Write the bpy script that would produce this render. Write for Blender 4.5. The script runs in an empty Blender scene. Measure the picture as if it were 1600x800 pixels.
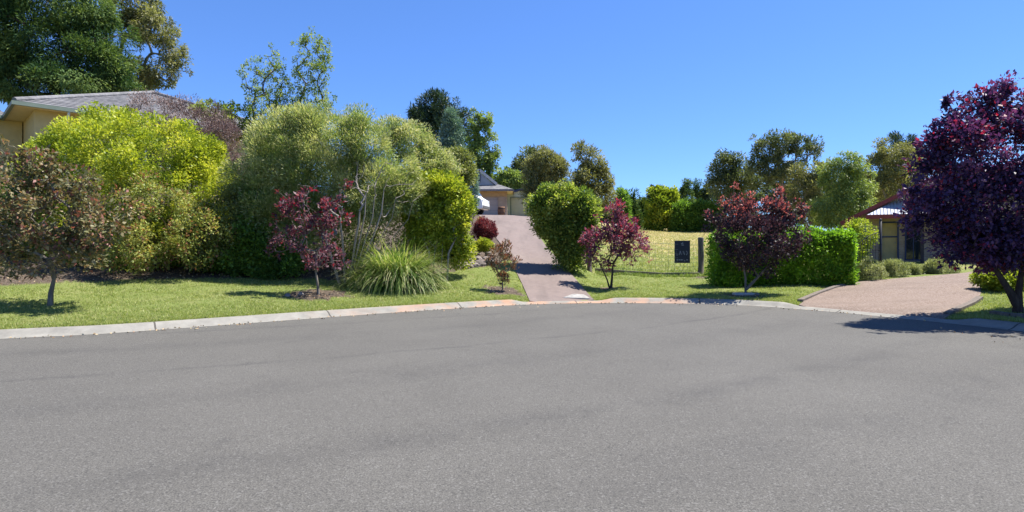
import bpy, math, random
import numpy as np
from mathutils import Vector, Matrix

SC = bpy.context.scene
COL = SC.collection
R = math.radians
UP = np.array([0., 0., 1.])

# ------------------------------------------------------------------ camera
CAM_H, F, HOR = 1.7, 900.0, 385.0           # eye height, focal length and horizon row of the 1600 px wide photograph
cam_d = bpy.data.cameras.new('camera'); cam = bpy.data.objects.new('camera', cam_d); COL.objects.link(cam)
cam.location = (0, 0, CAM_H); cam.rotation_euler = (R(90), 0, 0)
cam_d.sensor_width = 36; cam_d.lens = F / 1600 * 36; cam_d.shift_y = (HOR - 400) / 1600
cam_d.clip_start = 0.05; cam_d.clip_end = 5000
SC.camera = cam

def W(px, py, d):                            # point at depth d seen at a photograph pixel
    return np.array([(px - 800) * d / F, d, CAM_H - (py - HOR) * d / F])

# ------------------------------------------------------------------ light
SUN_EL, SUN_AZ = 62.0, 70.0                  # azimuth clockwise from +Y
SKY_STR, SUN_STR, EXPO = 0.12, 4.6, 1.3
wd = bpy.data.worlds.new('World'); SC.world = wd; wd.use_nodes = True
nt = wd.node_tree; nt.nodes.clear()
sky = nt.nodes.new('ShaderNodeTexSky'); sky.sky_type = 'NISHITA'; sky.sun_disc = False
sky.sun_elevation = R(SUN_EL); sky.sun_rotation = R(SUN_AZ); sky.altitude = 1500
sky.air_density = 1.0; sky.dust_density = 0.0; sky.ozone_density = 6.0
hs = nt.nodes.new('ShaderNodeHueSaturation'); hs.inputs['Saturation'].default_value = 1.06; hs.inputs['Value'].default_value = 1.0
bg = nt.nodes.new('ShaderNodeBackground'); bg.inputs[1].default_value = SKY_STR
wo = nt.nodes.new('ShaderNodeOutputWorld')
gm = nt.nodes.new('ShaderNodeGamma'); gm.inputs[1].default_value = 0.78
tn = nt.nodes.new('ShaderNodeMix'); tn.data_type = 'RGBA'; tn.blend_type = 'MULTIPLY'; tn.inputs[0].default_value = 1.0; tn.inputs[7].default_value = (0.535, 0.725, 1.06, 1)
nt.links.new(sky.outputs[0], gm.inputs[0]); nt.links.new(gm.outputs[0], hs.inputs['Color']); nt.links.new(hs.outputs[0], tn.inputs[6]); nt.links.new(tn.outputs[2], bg.inputs[0]); nt.links.new(bg.outputs[0], wo.inputs[0])
sl = bpy.data.lights.new('sun', 'SUN'); sl.energy = SUN_STR; sl.angle = R(0.53); sl.color = (1.0, 0.95, 0.86)
so = bpy.data.objects.new('sun', sl); COL.objects.link(so)
sd = Vector((math.sin(R(SUN_AZ)) * math.cos(R(SUN_EL)), math.cos(R(SUN_AZ)) * math.cos(R(SUN_EL)), math.sin(R(SUN_EL))))
so.rotation_euler = sd.to_track_quat('Z', 'Y').to_euler(); so.location = (0, 0, 60)
SC.view_settings.view_transform = 'Standard'; SC.view_settings.look = 'None'
SC.view_settings.exposure = EXPO; SC.view_settings.gamma = 1.0; SC.view_settings.use_curve_mapping = False
SC.cycles.max_bounces = 8; SC.cycles.transparent_max_bounces = 8; SC.cycles.diffuse_bounces = 6
SC.cycles.use_denoising = True

# ------------------------------------------------------------------ node helpers
def srgb(r, g, b):
    f = lambda c: (c / 255 / 12.92) if c / 255 <= 0.04045 else ((c / 255 + 0.055) / 1.055) ** 2.4
    return (f(r), f(g), f(b), 1)

class NB:
    def __init__(s, name):
        s.m = bpy.data.materials.new(name); s.m.use_nodes = True
        s.t = s.m.node_tree; s.t.nodes.clear()
        s.out = s.t.nodes.new('ShaderNodeOutputMaterial')
    def n(s, typ, **kw):
        x = s.t.nodes.new(typ)
        for k, v in kw.items(): setattr(x, k, v)
        return x
    def l(s, a, b): s.t.links.new(a, b)
    def val(s, sock, v):
        if hasattr(v, 'is_linked') or hasattr(v, 'links'): s.l(v, sock)
        else: sock.default_value = v
    def pos(s):
        return s.n('ShaderNodeNewGeometry').outputs['Position']
    def objco(s):
        return s.n('ShaderNodeTexCoord').outputs['Object']
    def noise(s, co, scale, detail=4, rough=0.55, dist=0.0):
        x = s.n('ShaderNodeTexNoise'); s.l(co, x.inputs['Vector'])
        x.inputs['Scale'].default_value = scale; x.inputs['Detail'].default_value = detail
        x.inputs['Roughness'].default_value = rough; x.inputs['Distortion'].default_value = dist
        return x.outputs['Fac']
    def ramp(s, fac, stops, interp='LINEAR'):
        x = s.n('ShaderNodeValToRGB'); s.l(fac, x.inputs[0]); e = x.color_ramp.elements
        x.color_ramp.interpolation = interp
        while len(e) < len(stops): e.new(0.5)
        for i, (p, c) in enumerate(stops):
            e[i].position = p
            e[i].color = c if len(c) == 4 else (*c, 1)
        return x.outputs[0]
    def mix(s, fac, a, b, mode='MIX'):
        x = s.n('ShaderNodeMix'); x.data_type = 'RGBA'; x.blend_type = mode
        s.val(x.inputs[0], fac); s.val(x.inputs[6], a); s.val(x.inputs[7], b)
        return x.outputs[2]
    def math(s, op, a, b=0.0, c=0.0):
        x = s.n('ShaderNodeMath', operation=op)
        s.val(x.inputs[0], a); s.val(x.inputs[1], b); s.val(x.inputs[2], c)
        return x.outputs[0]
    def maprange(s, v, a, b, c=0.0, d=1.0):
        x = s.n('ShaderNodeMapRange'); s.l(v, x.inputs[0])
        for i, q in enumerate((a, b, c, d)): x.inputs[i + 1].default_value = q
        return x.outputs[0]
    def attr(s, name):
        x = s.n('ShaderNodeAttribute', attribute_name=name); return x
    def scale(s, co, v):
        x = s.n('ShaderNodeVectorMath', operation='MULTIPLY'); s.l(co, x.inputs[0]); x.inputs[1].default_value = v
        return x.outputs[0]
    def bump(s, h, strength=0.3, dist=0.02):
        x = s.n('ShaderNodeBump'); s.l(h, x.inputs['Height']); x.inputs['Strength'].default_value = strength
        x.inputs['Distance'].default_value = dist
        return x.outputs[0]
    def principled(s, color, rough=0.8, normal=None, spec=0.3, metallic=0.0):
        p = s.n('ShaderNodeBsdfPrincipled'); s.val(p.inputs['Base Color'], color); s.val(p.inputs['Roughness'], rough)
        p.inputs['Specular IOR Level'].default_value = spec; p.inputs['Metallic'].default_value = metallic
        if normal is not None: s.l(normal, p.inputs['Normal'])
        return p
    def done(s, sh):
        s.l(sh.outputs[0], s.out.inputs[0]); return s.m

def simple(name, col, rough=0.6, var=0.15, scale=8, spec=0.3, metallic=0.0, bump=0.0, bscale=40):
    b = NB(name); co = b.objco()
    f = b.noise(co, scale, 5)
    lo = tuple(c * (1 - var) for c in col[:3]); hi = tuple(min(1, c * (1 + var)) for c in col[:3])
    c = b.ramp(f, [(0.3, lo), (0.7, hi)])
    nrm = b.bump(b.noise(co, bscale, 4), bump, 0.01) if bump else None
    return b.done(b.principled(c, rough, nrm, spec, metallic))

FG = 1.9
def foliage(name, cols, tipcol=None, trans=0.35, rough=0.5, spec=0.25, tcol=None):
    """leaf colour from each leaf's own random tint (age of the leaf); tip = new growth"""
    b = NB(name)
    f = b.attr('tint').outputs['Fac']
    cols = [tuple(min(k * FG, .5) for k in q) for q in cols]
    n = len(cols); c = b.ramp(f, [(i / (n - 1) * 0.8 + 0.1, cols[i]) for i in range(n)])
    if tipcol is not None:
        c = b.mix(b.attr('tip').outputs['Fac'], c, (*tipcol[:3], 1))
    p = b.principled(c, rough, None, spec)
    t = b.n('ShaderNodeBsdfTranslucent')
    tc = b.mix(1.0, c, (*(tcol or (1.5, 1.6, 0.7)), 1), 'MULTIPLY')
    b.l(tc, t.inputs[0])
    m = b.n('ShaderNodeMixShader'); m.inputs[0].default_value = trans
    b.l(p.outputs[0], m.inputs[1]); b.l(t.outputs[0], m.inputs[2])
    return b.done(m)

def bark(name, c1, c2, scale=6):
    b = NB(name); co = b.scale(b.objco(), (1, 1, 0.25))
    f = b.noise(co, scale * 3, 6, 0.65)
    c = b.ramp(f, [(0.3, c1), (0.7, c2)])
    return b.done(b.principled(c, 0.9, b.bump(f, 0.6, 0.02), 0.1))

# ------------------------------------------------------------------ object helpers
def tag(o, label=None, cat=None, group=None, kind=None):
    if label: o['label'] = label
    if cat: o['category'] = cat
    if group: o['group'] = group
    if kind: o['kind'] = kind
    return o

def thing(name, label, cat, loc, rotz=0.0, group=None):
    o = bpy.data.objects.new(name, None); COL.objects.link(o)
    o.empty_display_size = 0.3
    o.location = [float(v) for v in loc]; o.rotation_euler = (0, 0, rotz)
    return tag(o, label, cat, group)

def mesh_obj(name, V, loops, starts, mat, parent=None, face_attr=None, smooth=False):
    me = bpy.data.meshes.new(name)
    V = np.ascontiguousarray(V, dtype=np.float32)
    me.vertices.add(len(V)); me.vertices.foreach_set('co', V.ravel())
    me.loops.add(len(loops)); me.loops.foreach_set('vertex_index', np.ascontiguousarray(loops, dtype=np.int32))
    me.polygons.add(len(starts)); me.polygons.foreach_set('loop_start', np.ascontiguousarray(starts, dtype=np.int32))
    if face_attr:
        for k, v in face_attr.items():
            a = me.attributes.new(k, 'FLOAT', 'FACE'); a.data.foreach_set('value', np.ascontiguousarray(v, dtype=np.float32))
    me.update(calc_edges=True); me.validate()
    if smooth: me.polygons.foreach_set('use_smooth', np.ones(len(starts), dtype=bool))
    if mat is not None: me.materials.append(mat)
    o = bpy.data.objects.new(name, me); COL.objects.link(o)
    if parent is not None: o.parent = parent
    return o

class MB:
    """collects boxes, tubes, prisms and loose faces; build() links ONE mesh"""
    def __init__(s): s.v = []; s.f = []
    def add(s, vs, fs):
        o = len(s.v); s.v += [tuple(map(float, v)) for v in vs]; s.f += [tuple(i + o for i in f) for f in fs]
    def box(s, c, size, rot=None):
        x, y, z = [q / 2 for q in size]
        vs = [Vector((sx * x, sy * y, sz * z)) for sz in (-1, 1) for sy in (-1, 1) for sx in (-1, 1)]
        if rot is not None: vs = [rot @ v for v in vs]
        vs = [v + Vector(c) for v in vs]
        s.add(vs, [(0, 2, 3, 1), (4, 5, 7, 6), (0, 1, 5, 4), (2, 6, 7, 3), (0, 4, 6, 2), (1, 3, 7, 5)])
    def box2(s, a, b):
        s.box([(a[i] + b[i]) / 2 for i in range(3)], [abs(b[i] - a[i]) for i in range(3)])
    def bar(s, a, b, w, h=None):
        a, b = Vector(a), Vector(b); d = b - a
        s.box((a + b) / 2, (w, h or w, d.length), d.to_track_quat('Z', 'Y').to_matrix())
    def tube(s, pts, rad, n=8, cap=True):
        pts = [Vector(p) for p in pts]
        rad = rad if hasattr(rad, '__len__') else [rad] * len(pts)
        rings = []
        for i, p in enumerate(pts):
            d = (pts[min(i + 1, len(pts) - 1)] - pts[max(i - 1, 0)]).normalized()
            q = d.to_track_quat('Z', 'Y').to_matrix()
            rings.append([p + q @ Vector((math.cos(2 * math.pi * k / n) * rad[i], math.sin(2 * math.pi * k / n) * rad[i], 0)) for k in range(n)])
        vs = [v for r in rings for v in r]; fs = []
        for i in range(len(pts) - 1):
            for k in range(n):
                a, b = i * n + k, i * n + (k + 1) % n
                fs.append((a, b, b + n, a + n))
        if cap: fs += [tuple(range(n - 1, -1, -1)), tuple(range((len(pts) - 1) * n, len(pts) * n))]
        s.add(vs, fs)
    def lathe(s, prof, n=16, c=(0, 0, 0), axis=None):
        vs = []; M = axis or Matrix.Identity(3)
        for r, z in prof:
            for k in range(n):
                vs.append(M @ Vector((r * math.cos(2 * math.pi * k / n), r * math.sin(2 * math.pi * k / n), z)) + Vector(c))
        fs = []
        for i in range(len(prof) - 1):
            for k in range(n):
                a, b = i * n + k, i * n + (k + 1) % n
                fs.append((a, b, b + n, a + n))
        fs += [tuple(range(n - 1, -1, -1)), tuple(range((len(prof) - 1) * n, len(prof) * n))]
        s.add(vs, fs)
    def prism(s, poly, depth, M=None):
        """poly: (x,z) outline, extruded along +y by depth"""
        n = len(poly); M = M or Matrix.Identity(4)
        vs = [M @ Vector((x, 0, z)) for x, z in poly] + [M @ Vector((x, depth, z)) for x, z in poly]
        fs = [tuple(range(n)), tuple(range(2 * n - 1, n - 1, -1))]
        for i in range(n):
            j = (i + 1) % n; fs.append((i, i + n, j + n, j))
        s.add(vs, fs)
    def build(s, name, mat, parent=None, smooth=False, bevel=0.0):
        me = bpy.data.meshes.new(name); me.from_pydata(s.v, [], s.f); me.update()
        import bmesh
        bm = bmesh.new(); bm.from_mesh(me); bmesh.ops.recalc_face_normals(bm, faces=bm.faces)
        if bevel: bmesh.ops.bevel(bm, geom=list(bm.edges), offset=bevel, segments=2, affect='EDGES', profile=0.6)
        bm.to_mesh(me); bm.free()
        if smooth: me.polygons.foreach_set('use_smooth', [True] * len(me.polygons))
        me.materials.append(mat)
        o = bpy.data.objects.new(name, me); COL.objects.link(o)
        if parent is not None: o.parent = parent
        return o

def unit(v): return v / np.maximum(np.linalg.norm(v, axis=-1, keepdims=True), 1e-9)

# ------------------------------------------------------------------ kerb line and terrain
CX, CY = 0.0, 5.0
KP = [(-9.4, 10.55), (-8, 11.15), (-6.7, 12.05), (-4.55, 13.66), (-2.5, 15.1), (0, 16.6), (2.3, 17.2), (5.3, 17.05), (7.1, 16.2),
      (8.25, 14.95), (9.0, 13.85), (9.6, 12.75), (10.15, 11.5), (10.5, 9), (10.3, 6), (9, 2), (6, -2), (0, -5), (-10, -6), (-22, -4),
      (-27, 0.5), (-23, 3.6), (-16, 7), (-12, 9.2)]
def catmull(P, closed=True, n=24):
    P = np.array(P, float); N = len(P); out = []
    for i in range(N if closed else N - 1):
        g = (lambda k: P[k % N]) if closed else (lambda k: P[min(max(k, 0), N - 1)])
        p0, p1, p2, p3 = g(i - 1), g(i), g(i + 1), g(i + 2)
        for k in range(n):
            t = k / n
            out.append(0.5 * (2 * p1 + (p2 - p0) * t + (2 * p0 - 5 * p1 + 4 * p2 - p3) * t * t + (3 * p1 - p0 - 3 * p2 + p3) * t ** 3))
    if not closed: out.append(P[-1])
    return np.array(out)
KL = catmull(KP)
KT = unit(np.roll(KL, -1, 0) - np.roll(KL, 1, 0)); KN = np.stack([-KT[:, 1], KT[:, 0]], 1)
KERB_W = 0.42
KB = KL + KN * KERB_W                          # back of the kerb (KN points away from the road)
def phi_of(x, y): return np.degrees(np.arctan2(x - CX, y - CY))
def _polar(P):
    a = phi_of(P[:, 0], P[:, 1]); r = np.hypot(P[:, 0] - CX, P[:, 1] - CY); o = np.argsort(a); a, r = a[o], r[o]
    return np.concatenate([a - 360, a, a + 360]), np.concatenate([r, r, r])
KBA, KBR = _polar(KB); KLA, KLR = _polar(KL)
def kerb_r(phi): return np.interp(phi, KBA, KBR)
def hk(phi):                                   # kerb height, dropped at the two driveway crossings
    h = np.full(np.shape(phi), 0.13)
    for a, b in ((2.0, 11.8), (36.5, 51.0)):
        w = np.clip(1 - np.maximum(a - phi, phi - b) / 2.5, 0, 1)
        h = h - 0.085 * w * w * (3 - 2 * w)
    return h
PROF = [(-180, [(0, 0), (400, 4)]), (-85, [(0, 0), (6, .4), (20, 3), (400, 8)]),
        (-52, [(0, 0), (6, .5), (9, 1.1), (19, 4.6), (40, 6.5), (100, 8), (400, 12)]),
        (-35, [(0, 0), (5.2, .48), (7, .8), (18, 4.2), (40, 6), (100, 8), (400, 12)]),
        (-15, [(0, 0), (4, .42), (6, .8), (20, 3.6), (40, 5), (100, 8), (400, 12)]),
        (-4, [(0, 0), (3, .45), (20, 3.55), (40, 4.6), (100, 7), (400, 12)]),
        (6, [(0, 0), (3, .5), (20, 3.55), (40, 4.6), (100, 7), (400, 12)]),
        (12, [(0, 0), (4, .26), (8, .5), (16, 1.3), (32, 2.4), (60, 3.7), (100, 6), (400, 11)]),
        (18, [(0, 0), (8.4, .36), (30, 1.5), (65, 3.6), (100, 5), (400, 10)]),
        (25, [(0, 0), (8.4, .36), (30, 1.4), (65, 3.5), (100, 5), (400, 10)]),
        (32, [(0, 0), (4, .2), (14, .72), (40, 1.5), (100, 4), (400, 10)]),
        (60, [(0, 0), (4, .2), (14, .7), (40, 1.4), (100, 4), (400, 10)]),
        (95, [(0, 0), (400, 8)]), (180, [(0, 0), (400, 4)])]
PA = np.array([p[0] for p in PROF], float)
SG = np.concatenate([np.arange(0, 40, .25), np.arange(40, 400, 5), [400, 3000]])
def _smooth(z):
    zz = np.concatenate([z[:1]] * 4 + [z])
    return np.convolve(np.pad(z, (4, 4), 'edge'), np.ones(9) / 9, 'valid')
PZ = []
for p in PROF:
    a = np.array(p[1]); z = np.interp(SG, a[:, 0], a[:, 1]); zs = _smooth(z); zs[:8] = z[:8]; zs[140:] = z[140:]; PZ.append(zs)
PZ = np.array(PZ)
def T(x, y):
    x = np.asarray(x, float); y = np.asarray(y, float)
    phi = phi_of(x, y); s = np.hypot(x - CX, y - CY) - kerb_r(phi); sc = np.clip(s, 0, 3000)
    i = np.clip(np.searchsorted(PA, phi) - 1, 0, len(PA) - 2)
    t = np.clip((phi - PA[i]) / (PA[i + 1] - PA[i]), 0, 1); t = t * t * (3 - 2 * t)
    j = np.clip(np.searchsorted(SG, sc, side='right') - 1, 0, len(SG) - 2); u = (sc - SG[j]) / (SG[j + 1] - SG[j])
    z0 = PZ[i, j] * (1 - u) + PZ[i, j + 1] * u; z1 = PZ[i + 1, j] * (1 - u) + PZ[i + 1, j + 1] * u
    z = hk(phi) + z0 * (1 - t) + z1 * t
    return np.where(s < 0, 0.0, z)
def Tz(x, y): return float(T(x, y))
def ground(px, py):
    d = np.concatenate([np.arange(4, 60, .02), np.arange(60, 250, .2)])
    x = (px - 800) * d / F; z = CAM_H - (py - HOR) * d / F
    k = np.argmax(z < T(x, d)); return np.array([x[k], d[k], Tz(x[k], d[k])])
def base_at(px, d):
    x = (px - 800) * d / F; return np.array([x, d, Tz(x, d)])

# pattern helpers for zones of the ground
def dist_poly(x, y, P):
    P = np.array(P); best = np.full(np.shape(x), 1e9)
    for a, b in zip(P[:-1], P[1:]):
        ab = b - a; t = np.clip(((x - a[0]) * ab[0] + (y - a[1]) * ab[1]) / (ab @ ab), 0, 1)
        best = np.minimum(best, np.hypot(x - a[0] - t * ab[0], y - a[1] - t * ab[1]))
    return best
def inside(x, y, P):
    P = np.array(P); r = np.zeros(np.shape(x), bool); j = len(P) - 1
    for i in range(len(P)):
        c = ((P[i, 1] > y) != (P[j, 1] > y)) & (x < (P[j, 0] - P[i, 0]) * (y - P[i, 1]) / (P[j, 1] - P[i, 1] + 1e-12) + P[i, 0])
        r ^= c; j = i
    return r

rngG = np.random.default_rng(5)
def vnoise(x, y, s):
    return np.sin(x * s + 1.3 * np.sin(y * s * .7 + 2)) * np.sin(y * s * 1.13 + 1.7 * np.sin(x * s * .6 + 1))

# garden bed outline on the left (world points from where the lawn meets the mulch)
BEDL = [ground(*p)[:2] for p in ((-420, 452), (-200, 450), (0, 446), (120, 440), (250, 436), (400, 434), (480, 436), (560, 438), (640, 435), (690, 428), (735, 420), (775, 414), (800, 405))]
BED = BEDL + [np.array(p) for p in ((-0.6, 30.0), (-1.8, 38.0), (-2.5, 60.0), (-60, 60), (-60, 18))]
def zone(x, y):
    """0 = mown lawn, 1 = mulch / soil, 2 = dry pasture"""
    n = 0.18 * vnoise(x, y, 5.1) + 0.12 * vnoise(x, y, 11.0)
    soil = inside(x + n, y + n, BED).astype(float)
    for (qx, qy, qr) in MULCH:
        soil = np.maximum(soil, (np.hypot((x - qx), (y - qy)) + 1.2 * n < qr).astype(float))
    past = ((y > PAST_Y + .3 * n) & (x > 3.0)).astype(float)
    return soil, past
FENCE_A = ground(921, 424); FENCE_B = ground(1095, 429)
PAST_Y = min(FENCE_A[1], FENCE_B[1])
MULCH = []
for (px, py, rx) in ((498, 461, .85), (783, 455, .6), (1164, 462, .45), (945, 452, .3)):
    g = ground(px, py); MULCH.append((g[0], g[1], rx))
HEDGE_C = base_at(1224, 20.6)
MULCH.append((ground(1100, 434)[0] + .3, ground(1100, 434)[1], .7))

# terrain sheet
fr = np.concatenate([np.arange(-180, -75, 3), np.arange(-75, 75, .35), np.arange(75, 180, 3)])
ss = np.concatenate([[0, .06, .15, .3, .5], np.arange(.75, 14, .25), np.arange(14, 32, .5), np.arange(32, 60, 1.5), np.geomspace(60, 3000, 40)])
A, S = np.meshgrid(fr, ss, indexing='ij')
rr = kerb_r(A) + S
X = CX + rr * np.sin(np.radians(A)); Y = CY + rr * np.cos(np.radians(A))
Z = T(X, Y)
Z[:, 0] = hk(A[:, 0]) - 0.004
soil, past = zone(X, Y)
Z += (0.016 * vnoise(X, Y, 2.1) + .010 * vnoise(X, Y, 6.3)) * np.clip(S / 2, 0, 1) * np.clip((16 - S) / 4, 0, 1)
na, ns = A.shape
idx = np.arange(na * ns).reshape(na, ns); nx = np.roll(idx, -1, 0)
q = np.stack([idx[:, :-1], idx[:, 1:], nx[:, 1:], nx[:, :-1]], -1).reshape(-1, 4)
b = NB('ground_mat'); co = b.pos()
n1 = b.noise(co, 0.55, 5, .6); n2 = b.noise(co, 5.0, 5, .65); n3 = b.noise(co, 60, 3, .7)
g1 = b.ramp(n1, [(.28, (.12, .16, .042)), (.5, (.165, .195, .062)), (.72, (.25, .245, .11))])
g2 = b.mix(b.maprange(n2, .35, .7), g1, (.12, .17, .035, 1)); g3 = b.mix(b.maprange(n3, .45, .75, 0, .55), g2, (.30, .30, .12, 1))
sn = b.noise(co, 14, 6, .75)
sc_ = b.ramp(sn, [(.3, (.035, .026, .02)), (.5, (.10, .078, .06)), (.72, (.24, .19, .15))])
pn = b.noise(b.scale(co, (.12, .5, 1)), 1.0, 5, .65)
sxy = b.n('ShaderNodeSeparateXYZ'); b.l(co, sxy.inputs[0]); pn = b.math('ADD', pn, b.maprange(sxy.outputs[1], 30, 46, -.05, .14))
pc = b.ramp(pn, [(.36, (.15, .20, .05)), (.52, (.24, .24, .09)), (.66, (.40, .31, .16))]); pc = b.mix(b.maprange(n3, .4, .8, 0, .4), pc, (.16, .16, .05, 1))
c = b.mix(b.attr('soil').outputs['Fac'], b.mix(b.attr('past').outputs['Fac'], g3, pc), sc_)
bm_ = b.bump(b.math('ADD', n3, sn), .7, .05)
GROUND_M = b.done(b.principled(c, .95, bm_, .1))
g_ob = mesh_obj('ground', np.stack([X, Y, Z], -1).reshape(-1, 3), q.ravel(), np.arange(len(q)) * 4, GROUND_M, smooth=True)
for k, v in (('soil', soil), ('past', past)):
    a = g_ob.data.attributes.new(k, 'FLOAT', 'POINT'); a.data.foreach_set('value', v.ravel().astype(np.float32))
tag(g_ob, 'gently rising ground of mown lawn, mulch and dry pasture', 'ground', kind='structure')

# road
b = NB('asphalt'); co = b.pos()
sp = b.noise(co, 80, 4, .8); sp2 = b.noise(co, 28, 4, .7); lg = b.noise(co, .45, 5, .6, .5)
base = b.ramp(lg, [(.3, (.093, .0895, .083)), (.7, (.111, .107, .099))])
base = b.mix(b.maprange(sp, .40, .66, 0, 1), b.mix(1, base, (.55, .55, .56, 1), 'MULTIPLY'), b.mix(1, base, (1.5, 1.49, 1.45, 1), 'MULTIPLY'))
base = b.mix(b.maprange(sp2, .58, .72, 0, .35), base, (.04, .04, .04, 1))
# worn wheel tracks and joints: arcs laid by turning cars and by the paver
vm = b.n('ShaderNodeVectorMath', operation='DISTANCE'); b.l(co, vm.inputs[0]); vm.inputs[1].default_value = (-18.7, 42.0, 0)
wob = b.math('ADD', vm.outputs['Value'], b.math('MULTIPLY', b.math('SUBTRACT', b.noise(co, .6, 4), .5), .55))
brk = b.maprange(b.noise(co, 1.1, 4, .6), .35, .62)
for r_, w_, a_ in ((36.8, .12, .6), (38.4, .6, .28), (41.0, .38, .42), (42.6, .6, .3), (34.6, .5, .3), (32.9, .2, .45)):
    k_ = b.math('SUBTRACT', 1.0, b.math('DIVIDE', b.math('ABSOLUTE', b.math('SUBTRACT', wob, r_)), w_))
    k_ = b.math('MULTIPLY', b.math('MULTIPLY', b.math('MAXIMUM', k_, 0.0), a_), brk)
    base = b.mix(k_, base, (.045, .044, .044, 1))
vm2 = b.n('ShaderNodeVectorMath', operation='DISTANCE'); b.l(co, vm2.inputs[0]); vm2.inputs[1].default_value = (1.0, 6.0, 0)
ek = b.maprange(b.math('ADD', vm2.outputs['Value'], b.noise(co, .8, 4)), 9.6, 11.2)
base = b.mix(b.math('MULTIPLY', ek, .25), base, (.12, .115, .105, 1))          # dust swept to the edge
blot = b.maprange(b.noise(co, 1.7, 3, .5), .66, .74)
base = b.mix(b.math('MULTIPLY', blot, .3), base, (.05, .049, .048, 1))
grit = b.n('ShaderNodeTexVoronoi'); b.l(co, grit.inputs['Vector']); grit.inputs['Scale'].default_value = 70
gs_ = b.n('ShaderNodeSeparateColor'); b.l(grit.outputs['Color'], gs_.inputs[0])
base = b.mix(b.math('MULTIPLY', b.math('GREATER_THAN', gs_.outputs[0], .92), .32), base, (.20, .195, .185, 1))
base = b.mix(b.math('MULTIPLY', b.math('LESS_THAN', gs_.outputs[0], .11), .42), base, (.03, .03, .03, 1))
ASPH = b.done(b.principled(base, .9, b.bump(b.math('ADD', sp, sp2), .22, .006), .2))
rv = [(CX, CY, 0.0)] + [(x, y, 0.0) for x, y in KL + KN * .03]
nK = len(KL)
road = MB(); road.add(rv, [(0, 1 + i, 1 + (i + 1) % nK) for i in range(nK)])
tag(road.build('road', ASPH), 'worn grey asphalt turning circle of a cul-de-sac', 'road', kind='structure')

# kerb: rolled concrete profile swept along the road edge
KPROF = [(0.0, 0.0), (0.03, .012), (.07, .016), (.15, .045), (.22, .085), (.29, .115), (.36, .128), (KERB_W, .13), (KERB_W + .02, .10), (KERB_W + .02, -.1)]
arc = np.concatenate([[0], np.cumsum(np.hypot(*np.diff(KL, axis=0).T))])
kv = []
for o_, h_ in KPROF:
    p = KL + KN * o_; ph = phi_of(p[:, 0], p[:, 1])
    kv.append(np.column_stack([p, np.where(h_ > 0, h_ * hk(ph) / .13, h_) + (.004 if h_ == 0 else 0)]))
kv = np.array(kv); m_, n_ = kv.shape[:2]; idx = np.arange(m_ * n_).reshape(m_, n_)
q = np.stack([idx[:-1], np.roll(idx, -1, 1)[:-1], np.roll(idx, -1, 1)[1:], idx[1:]], -1).reshape(-1, 4)
b = NB('kerb_concrete'); co = b.pos()
kn = b.noise(co, 3, 6, .65); kn2 = b.noise(co, 45, 4, .7)
kc = b.ramp(kn, [(.3, (.175, .168, .15)), (.7, (.27, .26, .232))]); kc = b.mix(b.maprange(kn2, .4, .75, 0, .35), kc, (.18, .165, .15, 1))
sx = b.n('ShaderNodeSeparateXYZ'); b.l(co, sx.inputs[0])
stain = b.ramp(b.maprange(sx.outputs[0], -6, 8), [(0.05, (0, 0, 0)), (.2, (.5, .5, .5)), (.45, (1, 1, 1)), (.75, (.8, .8, .8)), (.88, (0, 0, 0))])
clay = b.math('MULTIPLY', stain, b.maprange(b.noise(co, 1.6, 4, .6), .42, .6))
kc = b.mix(b.math('MULTIPLY', clay, .6), kc, b.ramp(kn2, [(.3, (.36, .15, .07)), (.7, (.50, .27, .15))]))
jt = b.attr('along').outputs['Fac']
jm = b.math('LESS_THAN', b.math('MODULO', b.math('ADD', jt, 1.15), 3.6), .035)
kc = b.mix(b.math('MULTIPLY', jm, .85), kc, (.05, .045, .04, 1))
KERB_M = b.done(b.principled(kc, .9, b.bump(kn2, .4, .01), .2))
kerb = mesh_obj('kerb', kv.reshape(-1, 3), q.ravel(), np.arange(len(q)) * 4, KERB_M, smooth=True)
a = kerb.data.attributes.new('along', 'FLOAT', 'POINT'); a.data.foreach_set('value', np.tile(arc[:n_], m_).astype(np.float32))
tag(kerb, 'rolled concrete kerb stained orange with clay', 'kerb', kind='structure')

# driveways
def resample(P, n):
    P = np.array(P); L = np.concatenate([[0], np.cumsum(np.linalg.norm(np.diff(P, axis=0), axis=1))])
    t = np.linspace(0, L[-1], n); return np.column_stack([np.interp(t, L, P[:, k]) for k in range(P.shape[1])])
def smooth_line(P, n):
    return resample(catmull(P, False, 10), n)
def ribbon(name, left, right, nl, nw, mat, off=.03):
    a = smooth_line(left, nl); c = smooth_line(right, nl); vs = []
    for i in range(nl):
        for k in range(nw + 1):
            p = a[i] + (c[i] - a[i]) * k / nw
            vs.append((p[0], p[1], Tz(p[0], p[1]) + off + .006 * math.sin(math.pi * k / nw)))
    w = nw + 1; fs = [(i * w + k, i * w + k + 1, (i + 1) * w + k + 1, (i + 1) * w + k) for i in range(nl - 1) for k in range(nw)]
    # skirt round the edge
    m = MB(); m.add(vs, fs)
    edge = [k for k in range(w)] + [i * w + nw for i in range(1, nl)] + [(nl - 1) * w + k for k in range(nw - 1, -1, -1)] + [i * w for i in range(nl - 2, 0, -1)]
    o = len(m.v); m.v += [(vs[e][0], vs[e][1], vs[e][2] - .16) for e in edge]
    ne = len(edge); m.f += [(edge[i], edge[(i + 1) % ne], o + (i + 1) % ne, o + i) for i in range(ne)]
    return m.build(name, mat, smooth=False)
def kpt(px, extra=0.02):                       # back-of-kerb point in the direction of a pixel
    u = (px - 800) / F; k = np.argmin(np.abs(KB[:, 0] / np.maximum(KB[:, 1], .1) - u) + (KB[:, 1] < 5) * 9); return KB[k]

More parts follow.
